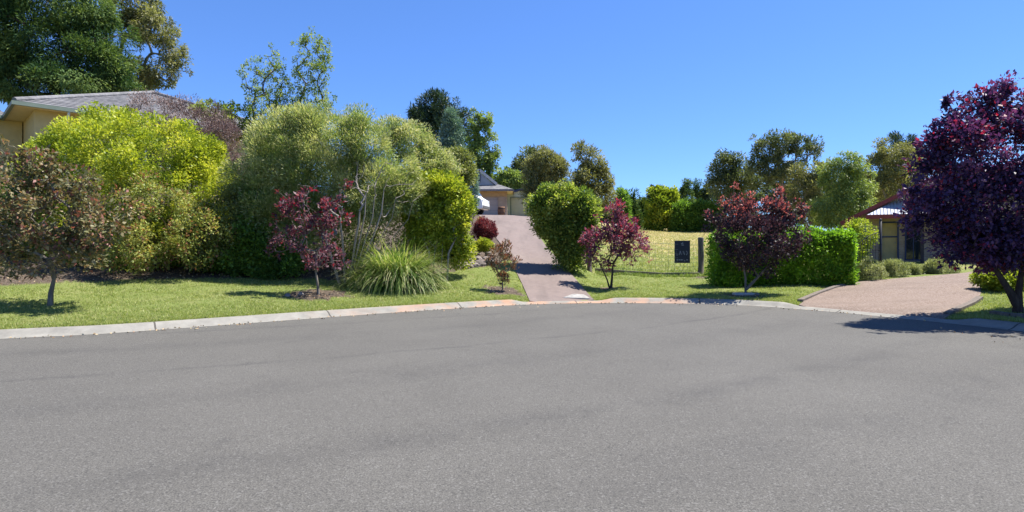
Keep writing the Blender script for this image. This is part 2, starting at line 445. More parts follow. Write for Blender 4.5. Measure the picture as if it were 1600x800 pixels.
b = NB('paver_pink'); co = b.pos()
br = b.n('ShaderNodeTexBrick'); b.l(co, br.inputs[0]); br.inputs['Scale'].default_value = 4.0; br.inputs['Mortar Size'].default_value = .012
br.inputs['Color1'].default_value = (.19, .145, .13, 1); br.inputs['Color2'].default_value = (.155, .12, .11, 1); br.inputs['Mortar'].default_value = (.15, .125, .12, 1)
pn = b.noise(co, 1.3, 5, .6); pn2 = b.noise(co, 40, 4, .7)
pcx = b.mix(b.maprange(pn, .3, .75, 0, .45), br.outputs[0], (.22, .182, .165, 1)); pcx = b.mix(b.maprange(pn2, .5, .75, 0, .35), pcx, (.14, .115, .11, 1))
stn = b.maprange(b.noise(b.scale(co, (1.6, .22, 1)), 1.0, 5, .65), .48, .72)
pcx = b.mix(b.math('MULTIPLY', stn, .45), pcx, (.085, .07, .066, 1))
PAVE = b.done(b.principled(pcx, .85, b.bump(pn2, .3, .01), .2))
kl, kr = kpt(826), kpt(926)
DL = [kl] + [ground(*p)[:2] for p in ((816, 445), (804, 420), (795, 400), (777, 375), (756, 350))] + [np.array([-2.25, 37.5]), np.array([-3.6, 42]), np.array([-4.2, 53.5])]
DR = [kr] + [ground(*p)[:2] for p in ((908, 447), (889, 425), (868, 402), (846, 375), (836, 350))] + [np.array([1.3, 37.5]), np.array([1.5, 43]), np.array([2.5, 57.3])]
tag(ribbon('driveway', DL, DR, 70, 8, PAVE), 'pinkish paved driveway climbing to the garage on the hill', 'driveway', kind='structure')

b = NB('pebble_concrete'); co = b.pos()
v = b.n('ShaderNodeTexVoronoi'); b.l(co, v.inputs['Vector']); v.inputs['Scale'].default_value = 34
pn = b.noise(co, .8, 5, .6)
pcx = b.ramp(v.outputs['Color'], [(.1, (.105, .07, .052)), (.45, (.175, .13, .105)), (.9, (.25, .20, .17))]); pcx = b.mix(b.maprange(pn, .35, .7, 0, .5), pcx, (.205, .16, .133, 1))
stn = b.maprange(b.noise(b.scale(co, (.35, 1.2, 1)), 1.0, 5, .65), .5, .72)
pcx = b.mix(b.math('MULTIPLY', stn, .4), pcx, (.09, .07, .058, 1))
PEBB = b.done(b.principled(pcx, .9, b.bump(v.outputs['Distance'], .4, .01), .2))
RL = [kpt(1247)] + [ground(*p)[:2] for p in ((1280, 458), (1318, 446), (1345, 441), (1390, 437), (1440, 433), (1500, 428), (1520, 425))]
RR_ = [kpt(1478)] + [ground(*p)[:2] for p in ((1500, 483), (1518, 475), (1530, 466), (1534, 450), (1538, 438), (1545, 430), (1552, 425.5))]
tag(ribbon('driveway_2', RL, RR_, 60, 14, PEBB), 'pale pebble concrete driveway curving behind the purple tree', 'driveway', kind='structure')
# concrete patch where the left driveway meets the kerb
b_patch = ribbon('concrete_patch', [ground(*p)[:2] for p in ((880, 466.5), (888, 463.5), (896, 461))], [ground(*p)[:2] for p in ((922, 468), (918, 465), (912, 462))], 10, 4, simple('new_concrete', (.27, .262, .25), .9, .35, 6, bump=.2), .036)
tag(b_patch, 'white concrete patch at the driveway mouth', 'concrete patch', kind='structure')

# ------------------------------------------------------------------ plants
def leaves_obj(name, P, D, L, Wd, tint, tip, mat, parent, rng, origin, flatten=0.35):
    N = len(P); Rn = rng.normal(size=(N, 3))
    Rn[:, 2] *= flatten
    S = unit(np.cross(D, UP) * .8 + Rn); S = unit(S - D * np.sum(S * D, 1, keepdims=True))
    Nn = np.cross(S, D)
    L = L[:, None]; Wd = Wd[:, None]
    P = P - origin
    V = np.empty((N, 4, 3)); mid = P + D * L * .45
    V[:, 0] = P; V[:, 1] = mid + S * Wd * .5 + Nn * Wd * .14; V[:, 2] = P + D * L - Nn * L * .06; V[:, 3] = mid - S * Wd * .5 + Nn * Wd * .14
    return mesh_obj(name, V.reshape(-1, 3), np.arange(N * 4), np.arange(N) * 4, mat, parent, {'tint': np.clip(tint, 0, 1), 'tip': np.clip(tip, 0, 1)})

def blob_world(blobs, d):
    """(px, py, rx, ry[, depth offset, depth radius ratio]) seen at depth d -> centres and radii in metres"""
    C, Rr = [], []
    for q in blobs:
        px, py, rx, ry = q[:4]; dd = d + (q[4] if len(q) > 4 else 0); k = dd / F
        C.append(W(px, py, dd)); Rr.append((rx * k, (q[5] if len(q) > 5 else .85) * rx * k, ry * k))
    return np.array(C), np.array(Rr)

def clumps(rng, C, Rr, n, shell=.7, bump=.12, zmin=None, back=1.0):
    area = (Rr[:, 0] * Rr[:, 2] + Rr[:, 0] * Rr[:, 1] + Rr[:, 1] * Rr[:, 2]); area = area / area.sum()
    outP, outO = [], []; got = 0
    for _ in range(40):
        m = n * 2; k = rng.choice(len(C), m, p=area)
        dv = unit(rng.normal(size=(m, 3)))
        f = shell + (1.0 - shell) * rng.random(m) ** .5
        f = f * (1 + bump * np.sin(dv[:, 0] * 5 + k * 2.1) * np.sin(dv[:, 2] * 6 + k) + bump * .7 * rng.normal(size=m) * .6)
        p = C[k] + dv * f[:, None] * Rr[k]; o = unit(dv / Rr[k])
        ok = np.ones(m, bool)
        for i in range(len(C)):
            q = np.linalg.norm((p - C[i]) / Rr[i], axis=1); ok &= ~((q < shell * .92) & (k != i))
        if zmin is not None: ok &= p[:, 2] > zmin(p[:, 0], p[:, 1])
        outP.append(p[ok]); outO.append(o[ok]); got += ok.sum()
        if got >= n: break
    return np.concatenate(outP)[:n], np.concatenate(outO)[:n]

def limbs(rng, roots, targets, r_twig, r_max, expo=.42, bow=.12, step=.35, pen=.22, rmin=0.0):
    """wood that grows from the root polylines to every target: nearest-node attachment, pipe-model thickness"""
    nodes, par, plen = [], [], []
    for poly in roots:
        for i, p in enumerate(poly):
            nodes.append(np.array(p, float)); par.append(len(nodes) - 2 if i else -1)
            plen.append(0 if i == 0 else plen[-1] + np.linalg.norm(nodes[-1] - nodes[-2]))
    ends = [len(nodes) - 1]; top = np.mean([r[-1] for r in roots], axis=0)
    free = [i for i in range(len(nodes)) if par[i] != -1]
    chains = []
    s = 0
    for poly in roots: chains.append(list(range(s, s + len(poly)))); s += len(poly)
    tips = []
    for t in sorted(targets, key=lambda q: np.linalg.norm(q - top)):
        A_ = np.array([nodes[i] for i in free]); PL = np.array([plen[i] for i in free])
        dd = np.linalg.norm(A_ - t, axis=1); cost = dd + pen * PL + .8 * np.maximum(A_[:, 2] - t[2], 0)
        j = free[int(np.argmin(cost))]; a = nodes[j]; L = np.linalg.norm(t - a); k = max(2, int(L / step) + 1)
        side = rng.normal(0, .09 * L, 3); ch = [j]; prev = j
        for i in range(1, k + 1):
            u = i / k; p = a + (t - a) * u + (side + UP * bow * L) * math.sin(math.pi * u) * (1 if k > 1 else 0) + (rng.normal(0, .02 * L, 3) if i < k else 0)
            nodes.append(p); par.append(prev); plen.append(plen[prev] + np.linalg.norm(p - nodes[prev])); prev = len(nodes) - 1
            free.append(prev); ch.append(prev)
        chains.append(ch); tips.append(prev)
    cnt = np.zeros(len(nodes))
    for t in tips:
        i = t
        while i != -1: cnt[i] += 1; i = par[i]
    rad = np.minimum(r_twig * np.maximum(cnt, .6) ** expo, r_max)
    for ch in chains[:len(roots)]:
        for q, i in enumerate(ch): rad[i] = max(rad[i], rmin * (1 - .55 * q / max(1, len(ch) - 1)))
    return np.array(nodes), chains, rad

def limb_mesh(nodes, chains, rad, mat, parent, origin, n=6, nroots=1, flare=1.35):
    m = MB(); P = nodes - origin
    for ci, ch in enumerate(chains):
        if len(ch) < 2: continue
        rr_ = [rad[i] for i in ch]
        if ci >= nroots: rr_[0] = min(rr_[0], rr_[1] * 1.25)
        else: rr_[0] *= flare
        rr_[-1] *= .7
        m.tube([P[i] for i in ch], rr_, n if rr_[0] > .02 else 4, cap=False)
    return m.build('trunk', mat, parent, smooth=True)

def plant(name, label, cat, base, d, blobs, mat, bark_m, seed, nclump=150, cr=.3, nleaf=20000, L=.08, Wd=.05, shell=.65, bump=.12,
          a_out=.5, a_off=.7, a_rnd=.6, a_up=.15, tipp=0.0, tipthr=.35, tipup=0.0, tiph=.35, nlimb=60, r_twig=.008, r_max=.12, roots=None, flat=.75,
          group=None, leafflat=.35, inner=.0, tintw=.55, limb_all=False, bow=.12, cut_ground=True, expo=.42, rmin=0.0, fan=0, strays=.09):
    rng = np.random.default_rng(seed)
    base = np.array(base, float); t = thing(name, label, cat, base, 0, group)
    C, Rr = blob_world(blobs, d)
    zm = (lambda x, y: T(x, y) + .05) if cut_ground else None
    Pc, Oc = clumps(rng, C, Rr, nclump, shell, bump, zm)
    nc = len(Pc)
    cv = rng.random(nc); csz = cr * np.clip(rng.normal(1, .28, nc), .5, 1.8)
    stray = rng.random(nc) < strays; Pc[stray] += Oc[stray] * (cr * rng.uniform(.35, 1.0, stray.sum()))[:, None] + UP * cr * .25; csz[stray] *= .5
    wgt = csz ** 1.7; k = rng.choice(nc, nleaf, p=wgt / wgt.sum())
    ball = unit(rng.normal(size=(nleaf, 3))) * (rng.random(nleaf) ** .45)[:, None]
    on = np.sum(ball * Oc[k], 1, keepdims=True); ball = ball - Oc[k] * on * (1 - flat)
    P = Pc[k] + ball * csz[k][:, None]
    D = unit(Oc[k] * a_out + ball * a_off + rng.normal(size=(nleaf, 3)) * a_rnd + UP * a_up)
    if inner > 0:                              # fill leaves deeper in the crown, tinted darker on average
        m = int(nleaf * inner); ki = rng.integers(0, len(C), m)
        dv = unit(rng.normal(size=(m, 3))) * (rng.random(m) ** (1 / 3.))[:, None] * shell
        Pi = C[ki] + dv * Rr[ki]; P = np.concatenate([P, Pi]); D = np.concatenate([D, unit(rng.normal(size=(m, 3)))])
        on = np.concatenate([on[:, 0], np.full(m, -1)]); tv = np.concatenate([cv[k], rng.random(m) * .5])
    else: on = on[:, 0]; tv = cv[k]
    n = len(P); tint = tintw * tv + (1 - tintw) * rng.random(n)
    hz = np.clip((P[:, 2] - (C[:, 2] - Rr[:, 2]).min()) / max(1e-3, (C[:, 2] + Rr[:, 2]).max() - (C[:, 2] - Rr[:, 2]).min()), 0, 1)
    tip = ((on > tipthr) & (rng.random(n) < tipp + tipup * np.maximum(hz - tiph, 0))).astype(float) * rng.uniform(.6, 1, n)
    ok = np.ones(n, bool)
    if cut_ground: ok = P[:, 2] > T(P[:, 0], P[:, 1]) + .02
    lf = L * np.clip(rng.normal(1, .25, n), .5, 1.7)
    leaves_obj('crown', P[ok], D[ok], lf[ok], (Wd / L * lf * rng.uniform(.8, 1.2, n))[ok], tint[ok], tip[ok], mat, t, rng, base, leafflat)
    if nlimb:
        if roots is None:
            cc = C.mean(0); h = max(.3, (C[:, 2] - Rr[:, 2]).min() - base[2]); top = base + np.array([(cc[0] - base[0]) * .25, (cc[1] - base[1]) * .25, h + .15])
            roots = [[base - UP * .1, base + (top - base) * .5 + rng.normal(0, .03, 3), top]]
        sel = rng.permutation(nc)[:nlimb]
        tg = Pc[sel] - Oc[sel] * csz[sel][:, None] * .4
        tg = list(tg)
        for q in range(fan):                   # bare twigs fanning out of the stem ends
            for rt_ in roots:
                dr = unit(np.array(rt_[-1]) - np.array(rt_[-2])); tg.append(np.array(rt_[-1]) - dr * rng.uniform(-.2, .5) + dr * rng.uniform(.25, 1.0) + rng.normal(0, .24, 3))
        nodes, chains, rad = limbs(rng, roots, tg, r_twig, r_max, bow=bow, expo=expo, rmin=rmin)
        limb_mesh(nodes, chains, rad, bark_m, t, base, 7, len(roots))
    return t

BK_GREY = bark('bark_grey', (.10, .085, .07), (.24, .21, .18))
BK_BROWN = bark('bark_brown', (.05, .035, .028), (.14, .10, .08))
BK_DARK = bark('bark_dark', (.03, .022, .02), (.085, .062, .052))
BK_PALE = bark('bark_pale', (.17, .145, .125), (.36, .32, .28))

M_LIME = foliage('leaf_lime', [(.065, .095, .012), (.125, .16, .016), (.195, .225, .024), (.29, .29, .045)], trans=.35, tcol=(1.5, 1.45, .7))
M_PHOT = foliage('leaf_photinia', [(.07, .10, .024), (.15, .18, .042), (.25, .265, .08)], (.32, .13, .09), trans=.3, tcol=(1.4, 1.1, .7))
M_COPPER = foliage('leaf_copper', [(.04, .048, .022), (.085, .088, .042), (.175, .145, .085)], (.28, .11, .10), trans=.3, tcol=(1.4, 1.0, .7))
M_DKGREEN = foliage('leaf_dark', [(.03, .06, .014), (.07, .125, .026), (.14, .21, .045)], trans=.4)
M_MIDGREEN = foliage('leaf_mid', [(.03, .06, .012), (.06, .11, .018), (.11, .17, .03)], trans=.35)
M_SMOKE = foliage('leaf_smoke', [(.075, .05, .05), (.12, .085, .08), (.17, .13, .115)], trans=.15, tcol=(1.2, 1.0, 1.0))
M_GREYGRN = foliage('leaf_greygreen', [(.075, .105, .03), (.155, .195, .062), (.28, .32, .13)], (.52, .50, .30), trans=.3, tcol=(1.4, 1.4, .8))
M_POPLAR = foliage('leaf_pear', [(.05, .075, .018), (.095, .125, .03), (.17, .185, .05)], trans=.4)
M_CONIFER = foliage('leaf_conifer', [(.010, .026, .012), (.026, .05, .018), (.06, .09, .028), (.11, .14, .042)], trans=.2, rough=.75, spec=.1)
M_EUC = foliage('leaf_euc', [(.045, .05, .024), (.10, .10, .045), (.17, .165, .08)], trans=.3)
M_EUCD = foliage('leaf_euc_dark', [(.024, .034, .02), (.052, .068, .034), (.12, .13, .06)], trans=.25)
M_EUCL = foliage('leaf_euc_light', [(.05, .075, .02), (.10, .135, .04), (.17, .20, .065)], trans=.3)
M_BLUE = foliage('leaf_bluespruce', [(.05, .09, .075), (.09, .14, .115), (.14, .19, .16)], trans=.15)
M_PINE = foliage('leaf_pine', [(.010, .020, .014), (.02, .036, .022), (.04, .06, .032)], trans=.12)
M_PLUM = foliage('leaf_plum', [(.035, .018, .028), (.065, .035, .045), (.12, .075, .085)], (.24, .015, .028), trans=.35, tcol=(1.6, .8, .9))
M_PLUM2 = foliage('leaf_plum_pink', [(.05, .024, .04), (.10, .045, .065), (.16, .085, .10)], (.30, .035, .06), trans=.35, tcol=(1.6, .8, .9))
M_REDTIP = foliage('leaf_redtip', [(.014, .011, .018), (.026, .018, .025), (.055, .04, .042)], (.60, .22, .17), trans=.3, tcol=(1.4, .8, .8))
M_PURPLE = foliage('leaf_purple', [(.018, .013, .036), (.036, .023, .066), (.085, .04, .09)], (.30, .03, .055), trans=.32, rough=.5, spec=.3, tcol=(1.6, .7, .9))
M_BRONZE = foliage('leaf_bronze', [(.05, .055, .03), (.10, .085, .05), (.15, .10, .06)], (.26, .08, .04), trans=.3, tcol=(1.5, 1., .7))
M_BURG = foliage('leaf_burgundy', [(.045, .014, .02), (.09, .025, .03), (.15, .05, .045)], trans=.3, tcol=(1.5, .8, .8))
M_HEDGE = foliage('leaf_hedge', [(.04, .085, .012), (.085, .16, .016), (.16, .25, .022)], trans=.4)
M_OLIVE = foliage('leaf_olive', [(.05, .06, .02), (.09, .10, .035), (.14, .15, .05)], trans=.3)
M_SAGE = foliage('leaf_sage', [(.08, .09, .04), (.15, .16, .08), (.26, .26, .15)], trans=.25)
M_YELGRN = foliage('leaf_yellowgreen', [(.06, .09, .012), (.14, .17, .02), (.24, .25, .035)], trans=.35)
M_MIDLIME = foliage('leaf_midlime', [(.035, .06, .014), (.075, .11, .022), (.15, .175, .04), (.25, .25, .07)], trans=.35)
M_STRAP = foliage('leaf_strap', [(.04, .075, .015), (.075, .12, .025), (.13, .165, .045), (.27, .25, .14)], trans=.3)

# ---- left verge and garden bed
g = ground(78, 478)
plant('ornamental_plum', 'copper leaved young tree with pink tips on the lawn, nearest the concrete kerb', 'tree', g, g[1],
      [(85, 335, 75, 65), (25, 330, 60, 80), (150, 345, 50, 62), (80, 398, 66, 38), (-40, 330, 70, 80), (60, 262, 26, 34), (185, 320, 26, 30), (110, 285, 40, 30), (140, 402, 36, 26), (10, 258, 36, 40), (40, 240, 22, 28)], M_COPPER, BK_GREY, 11, nclump=195, cr=.22, nleaf=10500, L=.10, Wd=.055,
      shell=.3, bump=.2, tipp=.3, tipthr=.1, nlimb=170, r_twig=.006, r_max=.085, bow=.05,
      roots=[[g - UP * .1, g + np.array([.02, 0, .28]), g + np.array([.08, .02, .62])]])
plant('lime_shrub', 'big rounded lime green dome shaped shrub below the grey tiled roof', 'shrub', base_at(215, 20), 20,
      [(215, 290, 143, 112), (150, 300, 95, 95), (285, 300, 78, 90), (215, 370, 140, 70), (110, 320, 55, 80)], M_LIME, BK_BROWN, 12, nclump=360, cr=.36, nleaf=90000, L=.085, Wd=.05,
      strays=.015, shell=.82, bump=.11, inner=.25, nlimb=50, r_max=.07, a_up=.35)
plant('photinia_bush', 'pink tipped olive bush with bare stems in front of the lime dome', 'bush', base_at(255, 18.1), 17.6,
      [(250, 345, 70, 65), (190, 340, 50, 60), (305, 360, 45, 55), (225, 390, 75, 40)], M_PHOT, BK_BROWN, 13, nclump=170, cr=.26, nleaf=17000, L=.085, Wd=.04,
      shell=.5, tipp=.4, tipthr=.2, nlimb=120, r_twig=.006, r_max=.03, bow=.02,
      roots=[[base_at(px, 18.1) - UP * .1, W(px + 4, 420, 18)] for px in (205, 222, 240, 255, 270, 286, 300, 315)])
plant('olive_bush', 'sparse yellow olive bush at right foot of the lime dome', 'bush', base_at(330, 18.6), 18.5,
      [(325, 380, 45, 55), (360, 350, 30, 50)], M_OLIVE, BK_BROWN, 131, nclump=90, cr=.28, nleaf=12000, L=.08, Wd=.045, shell=.5, nlimb=50, r_max=.03)
plant('leafy_bush', 'dark green leafy bush standing between the lime dome and the grey green shrub', 'bush', base_at(392, 19.0), 18.9,
      [(395, 385, 48, 58), (370, 410, 40, 40), (430, 410, 45, 40), (400, 340, 32, 40)], M_DKGREEN, BK_BROWN, 14, nclump=150, cr=.3, nleaf=26000, L=.10, Wd=.06, shell=.6, inner=.2, nlimb=30, r_max=.04)
plant('leafy_bush', 'green bush behind the copper tree at the photo edge', 'bush', base_at(5, 18.2), 18.2,
      [(0, 360, 70, 75), (-90, 340, 80, 95), (40, 410, 50, 42)], M_MIDGREEN, BK_BROWN, 15, nclump=170, cr=.32, nleaf=28000, L=.09, Wd=.055, shell=.65, inner=.2, nlimb=30, r_max=.05)
plant('leafy_bush', 'low dark undergrowth bush below the copper tree and pink tipped bush', 'bush', base_at(150, 18.9), 19.0,
      [(150, 415, 75, 34), (90, 412, 60, 36), (230, 420, 70, 26), (30, 425, 60, 26), (-40, 425, 60, 28)], M_DKGREEN, BK_BROWN, 16, nclump=190, cr=.3, nleaf=30000, L=.09, Wd=.05, shell=.6, inner=.2, nlimb=20, r_max=.03)
plant('smoke_bush', 'purple brown twiggy bush in front of the grey tiled roof', 'bush', base_at(250, 23.5), 23.5,
      [(245, 180, 42, 32), (300, 195, 55, 38), (340, 225, 36, 50), (352, 260, 30, 40), (300, 240, 60, 50)], M_SMOKE, BK_DARK, 17, nclump=220, cr=.3, nleaf=26000, L=.10, Wd=.02,
      shell=.4, a_up=.5, nlimb=180, r_twig=.007, r_max=.05, roots=[[base_at(300, 23.5), W(300, 280, 23.5)]])
plant('pear_tree', 'open yellow green tree, shorter of the pair above the grey green shrub', 'tree', base_at(412, 26), 26,
      [(405, 170, 38, 70), (395, 120, 22, 40), (428, 100, 14, 34), (420, 200, 50, 50), (375, 190, 18, 30)], M_POPLAR, BK_BROWN, 18, nclump=230, cr=.17, nleaf=9000, L=.085, Wd=.05,
      shell=.25, nlimb=120, r_twig=.011, r_max=.1, a_up=.1, bow=.0)
plant('pear_tree', 'open yellow green tree, taller of the pair above the grey green shrub', 'tree', base_at(480, 26.5), 26.5,
      [(490, 100, 30, 50), (487, 60, 12, 24), (480, 155, 36, 60), (450, 150, 30, 34), (505, 85, 16, 26), (500, 160, 24, 30), (470, 200, 55, 40)], M_POPLAR, BK_BROWN, 19, nclump=300, cr=.17, nleaf=12500, L=.085, Wd=.05,
      shell=.25, nlimb=140, r_twig=.011, r_max=.1, a_up=.1, bow=.0)
plant('leafy_bush', 'small yellow green bush beside the purple brown twiggy bush near the roof end', 'bush', base_at(345, 25.5), 25.5,
      [(330, 175, 30, 18), (352, 195, 20, 35)], M_POPLAR, BK_BROWN, 191, nclump=40, cr=.26, nleaf=2200, L=.14, Wd=.08, shell=.3, nlimb=30, r_max=.04)
# grey-green wattle-like shrub: fine foliage on arching grey stems
rt = base_at(520, 18.6)
plant('melaleuca', 'large grey green shrub with fine leaves and arching bare grey stems', 'shrub', base_at(530, 18.6), 19.2,
      [(445, 230, 60, 55), (520, 225, 65, 50), (425, 275, 60, 55), (500, 275, 70, 50), (565, 225, 45, 48), (600, 255, 48, 50), (570, 290, 70, 50), (440, 330, 55, 50), (480, 195, 35, 25), (560, 190, 30, 25), (395, 300, 35, 40), (605, 300, 42, 38), (640, 295, 28, 32), (490, 330, 40, 40), (418, 320, 50, 55, -.2), (462, 345, 44, 42, -.3)],
      M_GREYGRN, BK_PALE, 20, tintw=.68, nclump=460, cr=.37, nleaf=140000, L=.11, Wd=.021, shell=.55, a_out=.9, a_up=.45, a_rnd=.4, tipp=.4, tipthr=.2, inner=.2, nlimb=260, r_twig=.0055, r_max=.05, bow=.02, fan=8,
      roots=[[base_at(px0, 18.2) - UP * .1, W(px0 * .66 + px1 * .34, 408, 18.0), W(px0 * .34 + px1 * .66, 370, 17.8), W(px0 * .08 + px1 * .92, (py1 + 368) / 2 + 6, 17.7), W(px1, py1 + 10, 17.7)] for px0, px1, py1 in ((548, 585, 300), (552, 618, 300), (556, 645, 305), (545, 562, 320), (540, 532, 330), (532, 495, 340), (550, 600, 285), (546, 572, 290))])
plant('cream_bush', 'cream flowering bush leaning over the right end of the grey green shrub', 'bush', base_at(640, 20.5), 20.5,
      [(640, 225, 36, 30), (660, 260, 40, 35), (615, 205, 25, 20), (690, 275, 30, 30)], M_GREYGRN, BK_BROWN, 21, nclump=170, cr=.28, nleaf=26000, L=.08, Wd=.03, shell=.6, tipp=.75, tipthr=.1, inner=.15, nlimb=40, r_max=.05, a_up=.3)
g = ground(498, 461)
plant('young_plum', 'young plum tree with crimson leaves in a mulch circle on the lawn', 'tree', g, g[1],
      [(485, 370, 42, 38), (455, 345, 28, 36), (520, 340, 30, 45), (480, 320, 18, 30), (450, 320, 18, 22), (535, 300, 10, 22), (500, 400, 45, 25), (440, 380, 20, 25)], M_PLUM, BK_GREY, 22, nclump=110, cr=.15, nleaf=2500, L=.10, Wd=.055,
      shell=.3, tipp=.08, tipup=.9, tipthr=-.1, nlimb=130, r_twig=.005, r_max=.045, bow=.0, a_up=.3,
      roots=[[g - UP * .1, g + np.array([-.03, 0, .3]), g + np.array([-.08, 0, .65])]])

plant('leafy_bush', 'dark bush showing between the arching bare grey stems', 'bush', base_at(600, 21.5), 21.5,
      [(590, 355, 60, 60), (540, 370, 50, 50), (640, 350, 45, 60), (500, 380, 50, 40), (530, 300, 50, 60), (600, 300, 50, 50)], M_GREYGRN, BK_BROWN, 202, nclump=170, cr=.35, nleaf=26000, L=.10, Wd=.04, shell=.6, inner=.2, nlimb=30, r_max=.05)

def blade_clump(name, label, cat, base, nbl, rad, Lr, wd, lean, mat, seed, group=None, kind=None, pos=None, part=True):
    rng = np.random.default_rng(seed); ns_ = 6
    if pos is None:
        r_ = rad * np.sqrt(rng.random(nbl)); a = rng.random(nbl) * 2 * np.pi
        P0 = np.stack([base[0] + r_ * np.cos(a), base[1] + r_ * np.sin(a)], 1); out = np.stack([np.cos(a), np.sin(a)], 1) * .7 + rng.normal(size=(nbl, 2)) * .5
    else: P0 = pos; out = rng.normal(size=(nbl, 2))
    out = unit(out); z0 = T(P0[:, 0], P0[:, 1])
    L = rng.uniform(*Lr, nbl); th = np.abs(rng.normal(lean, .38, nbl)); curl = rng.uniform(.8, 2.6, nbl)
    V = np.empty((nbl, ns_, 2, 3)); p = np.column_stack([P0, z0]); sd_ = np.column_stack([-out[:, 1], out[:, 0], np.zeros(nbl)])
    for i in range(ns_):
        u = i / (ns_ - 1); w = wd * (1 - .92 * u ** 2) * .5
        V[:, i, 0] = p + sd_ * w; V[:, i, 1] = p - sd_ * w
        ang = th + curl * u * 1.15
        st_ = np.column_stack([out * np.sin(ang)[:, None], np.cos(ang)]); p = p + st_ * (L / (ns_ - 1))[:, None]
    lo = []; b0 = np.arange(nbl)[:, None] * ns_ * 2
    for i in range(ns_ - 1):
        lo.append(np.stack([b0[:, 0] + i * 2, b0[:, 0] + i * 2 + 1, b0[:, 0] + i * 2 + 3, b0[:, 0] + i * 2 + 2], 1))
    lo = np.stack(lo, 1).reshape(-1, 4); tint = np.repeat(rng.random(nbl), ns_ - 1)
    org = np.array(base, float)
    o = mesh_obj(name, V.reshape(-1, 3) - org, lo.ravel(), np.arange(len(lo)) * 4, mat, None, {'tint': tint, 'tip': np.zeros(len(lo))})
    o.location = org; tag(o, label, cat, group, kind); return o
blade_clump('strap_grass', 'large arching clump of strappy yellow green grass beside the bare grey stems', 'grass clump', base_at(622, 18.1), 3600, .62, (1.1, 2.0), .024, .44, M_STRAP, 30)
blade_clump('strap_grass', 'smaller strappy grass clump at the left foot of the arching clump', 'grass clump', base_at(570, 17.6), 700, .35, (.5, .95), .022, .4, M_STRAP, 31)
plant('box_bush', 'bright lime bush with bare lower stems left of the steep driveway', 'bush', base_at(695, 20.0), 19.8,
      [(690, 312, 38, 36), (658, 322, 22, 30), (704, 345, 25, 38), (685, 360, 36, 40), (655, 352, 18, 34), (712, 302, 16, 18), (700, 385, 28, 26), (718, 335, 9, 20), (668, 296, 18, 14)], M_LIME, BK_PALE, 23, nclump=190, cr=.33, nleaf=46000, L=.09, Wd=.055, shell=.65, bump=.22, inner=.2, a_up=.3, nlimb=60, r_max=.04,
      fan=5, roots=[[base_at(px, 19.3) - UP * .1, W(px + 3, 395, 19.2), W(px + e_, 372, 19.3)] for px, e_ in ((668, -6), (676, 12), (688, 4), (698, 14))])
plant('leafy_bush', 'dark leafy bush behind the bright lime bush and below the blue conifer', 'bush', base_at(705, 23), 22.5,
      [(712, 265, 26, 30), (690, 285, 40, 30), (727, 272, 10, 18)], M_OLIVE, BK_BROWN, 24, nclump=120, cr=.3, nleaf=16000, L=.10, Wd=.05, shell=.6, inner=.2, nlimb=25, r_max=.05)
plant('blue_bush', 'slender pale blue green shrub by the white van', 'bush', base_at(737, 32), 32,
      [(737, 300, 9, 30), (741, 285, 6, 20)], M_BLUE, BK_BROWN, 241, nclump=60, cr=.22, nleaf=5000, L=.10, Wd=.03, shell=.5, nlimb=10, r_max=.04)
plant('barberry', 'round burgundy leaved bush at the left driveway edge', 'bush', base_at(757, 26.2), 26.2,
      [(757, 359, 18, 16), (750, 364, 12, 12), (768, 362, 9, 11)], M_BURG, BK_DARK, 25, nclump=120, cr=.14, nleaf=9000, L=.06, Wd=.035, shell=.75, inner=.25, nlimb=15, r_max=.02)
plant('lime_mound', 'small lime mound bush in front of the burgundy bush', 'bush', base_at(757, 23.2), 23.2,
      [(757, 383, 13, 9), (750, 385, 8, 7)], M_LIME, BK_DARK, 26, nclump=60, cr=.11, nleaf=4000, L=.05, Wd=.03, shell=.7, inner=.2, nlimb=10, r_max=.015)
plant('yellow_flower', 'little yellow flowering plant behind the burgundy bush', 'plant', base_at(748, 28.5), 28.5,
      [(748, 345, 5, 5)], foliage('petal_yellow', [(.2, .18, .02), (.55, .42, .02), (.7, .55, .03)]), BK_DARK, 27, nclump=12, cr=.1, nleaf=300, L=.06, Wd=.04, shell=.5, nlimb=5, r_max=.01)
g = ground(785, 454)
plant('sapling', 'bronze leaved sapling with upright branches in a mulch circle by the driveway', 'sapling', g, g[1],
      [(785, 415, 18, 22), (775, 400, 10, 22), (790, 395, 12, 26), (800, 410, 9, 16), (806, 412, 6, 10), (768, 412, 6, 12), (785, 435, 9, 12)], M_BRONZE, BK_GREY, 28, nclump=70, cr=.10, nleaf=1500, L=.085, Wd=.035,
      shell=.25, tipp=.3, tipup=.4, tipthr=-.2, nlimb=70, r_twig=.004, r_max=.022, a_up=.9, a_rnd=.35, bow=0)
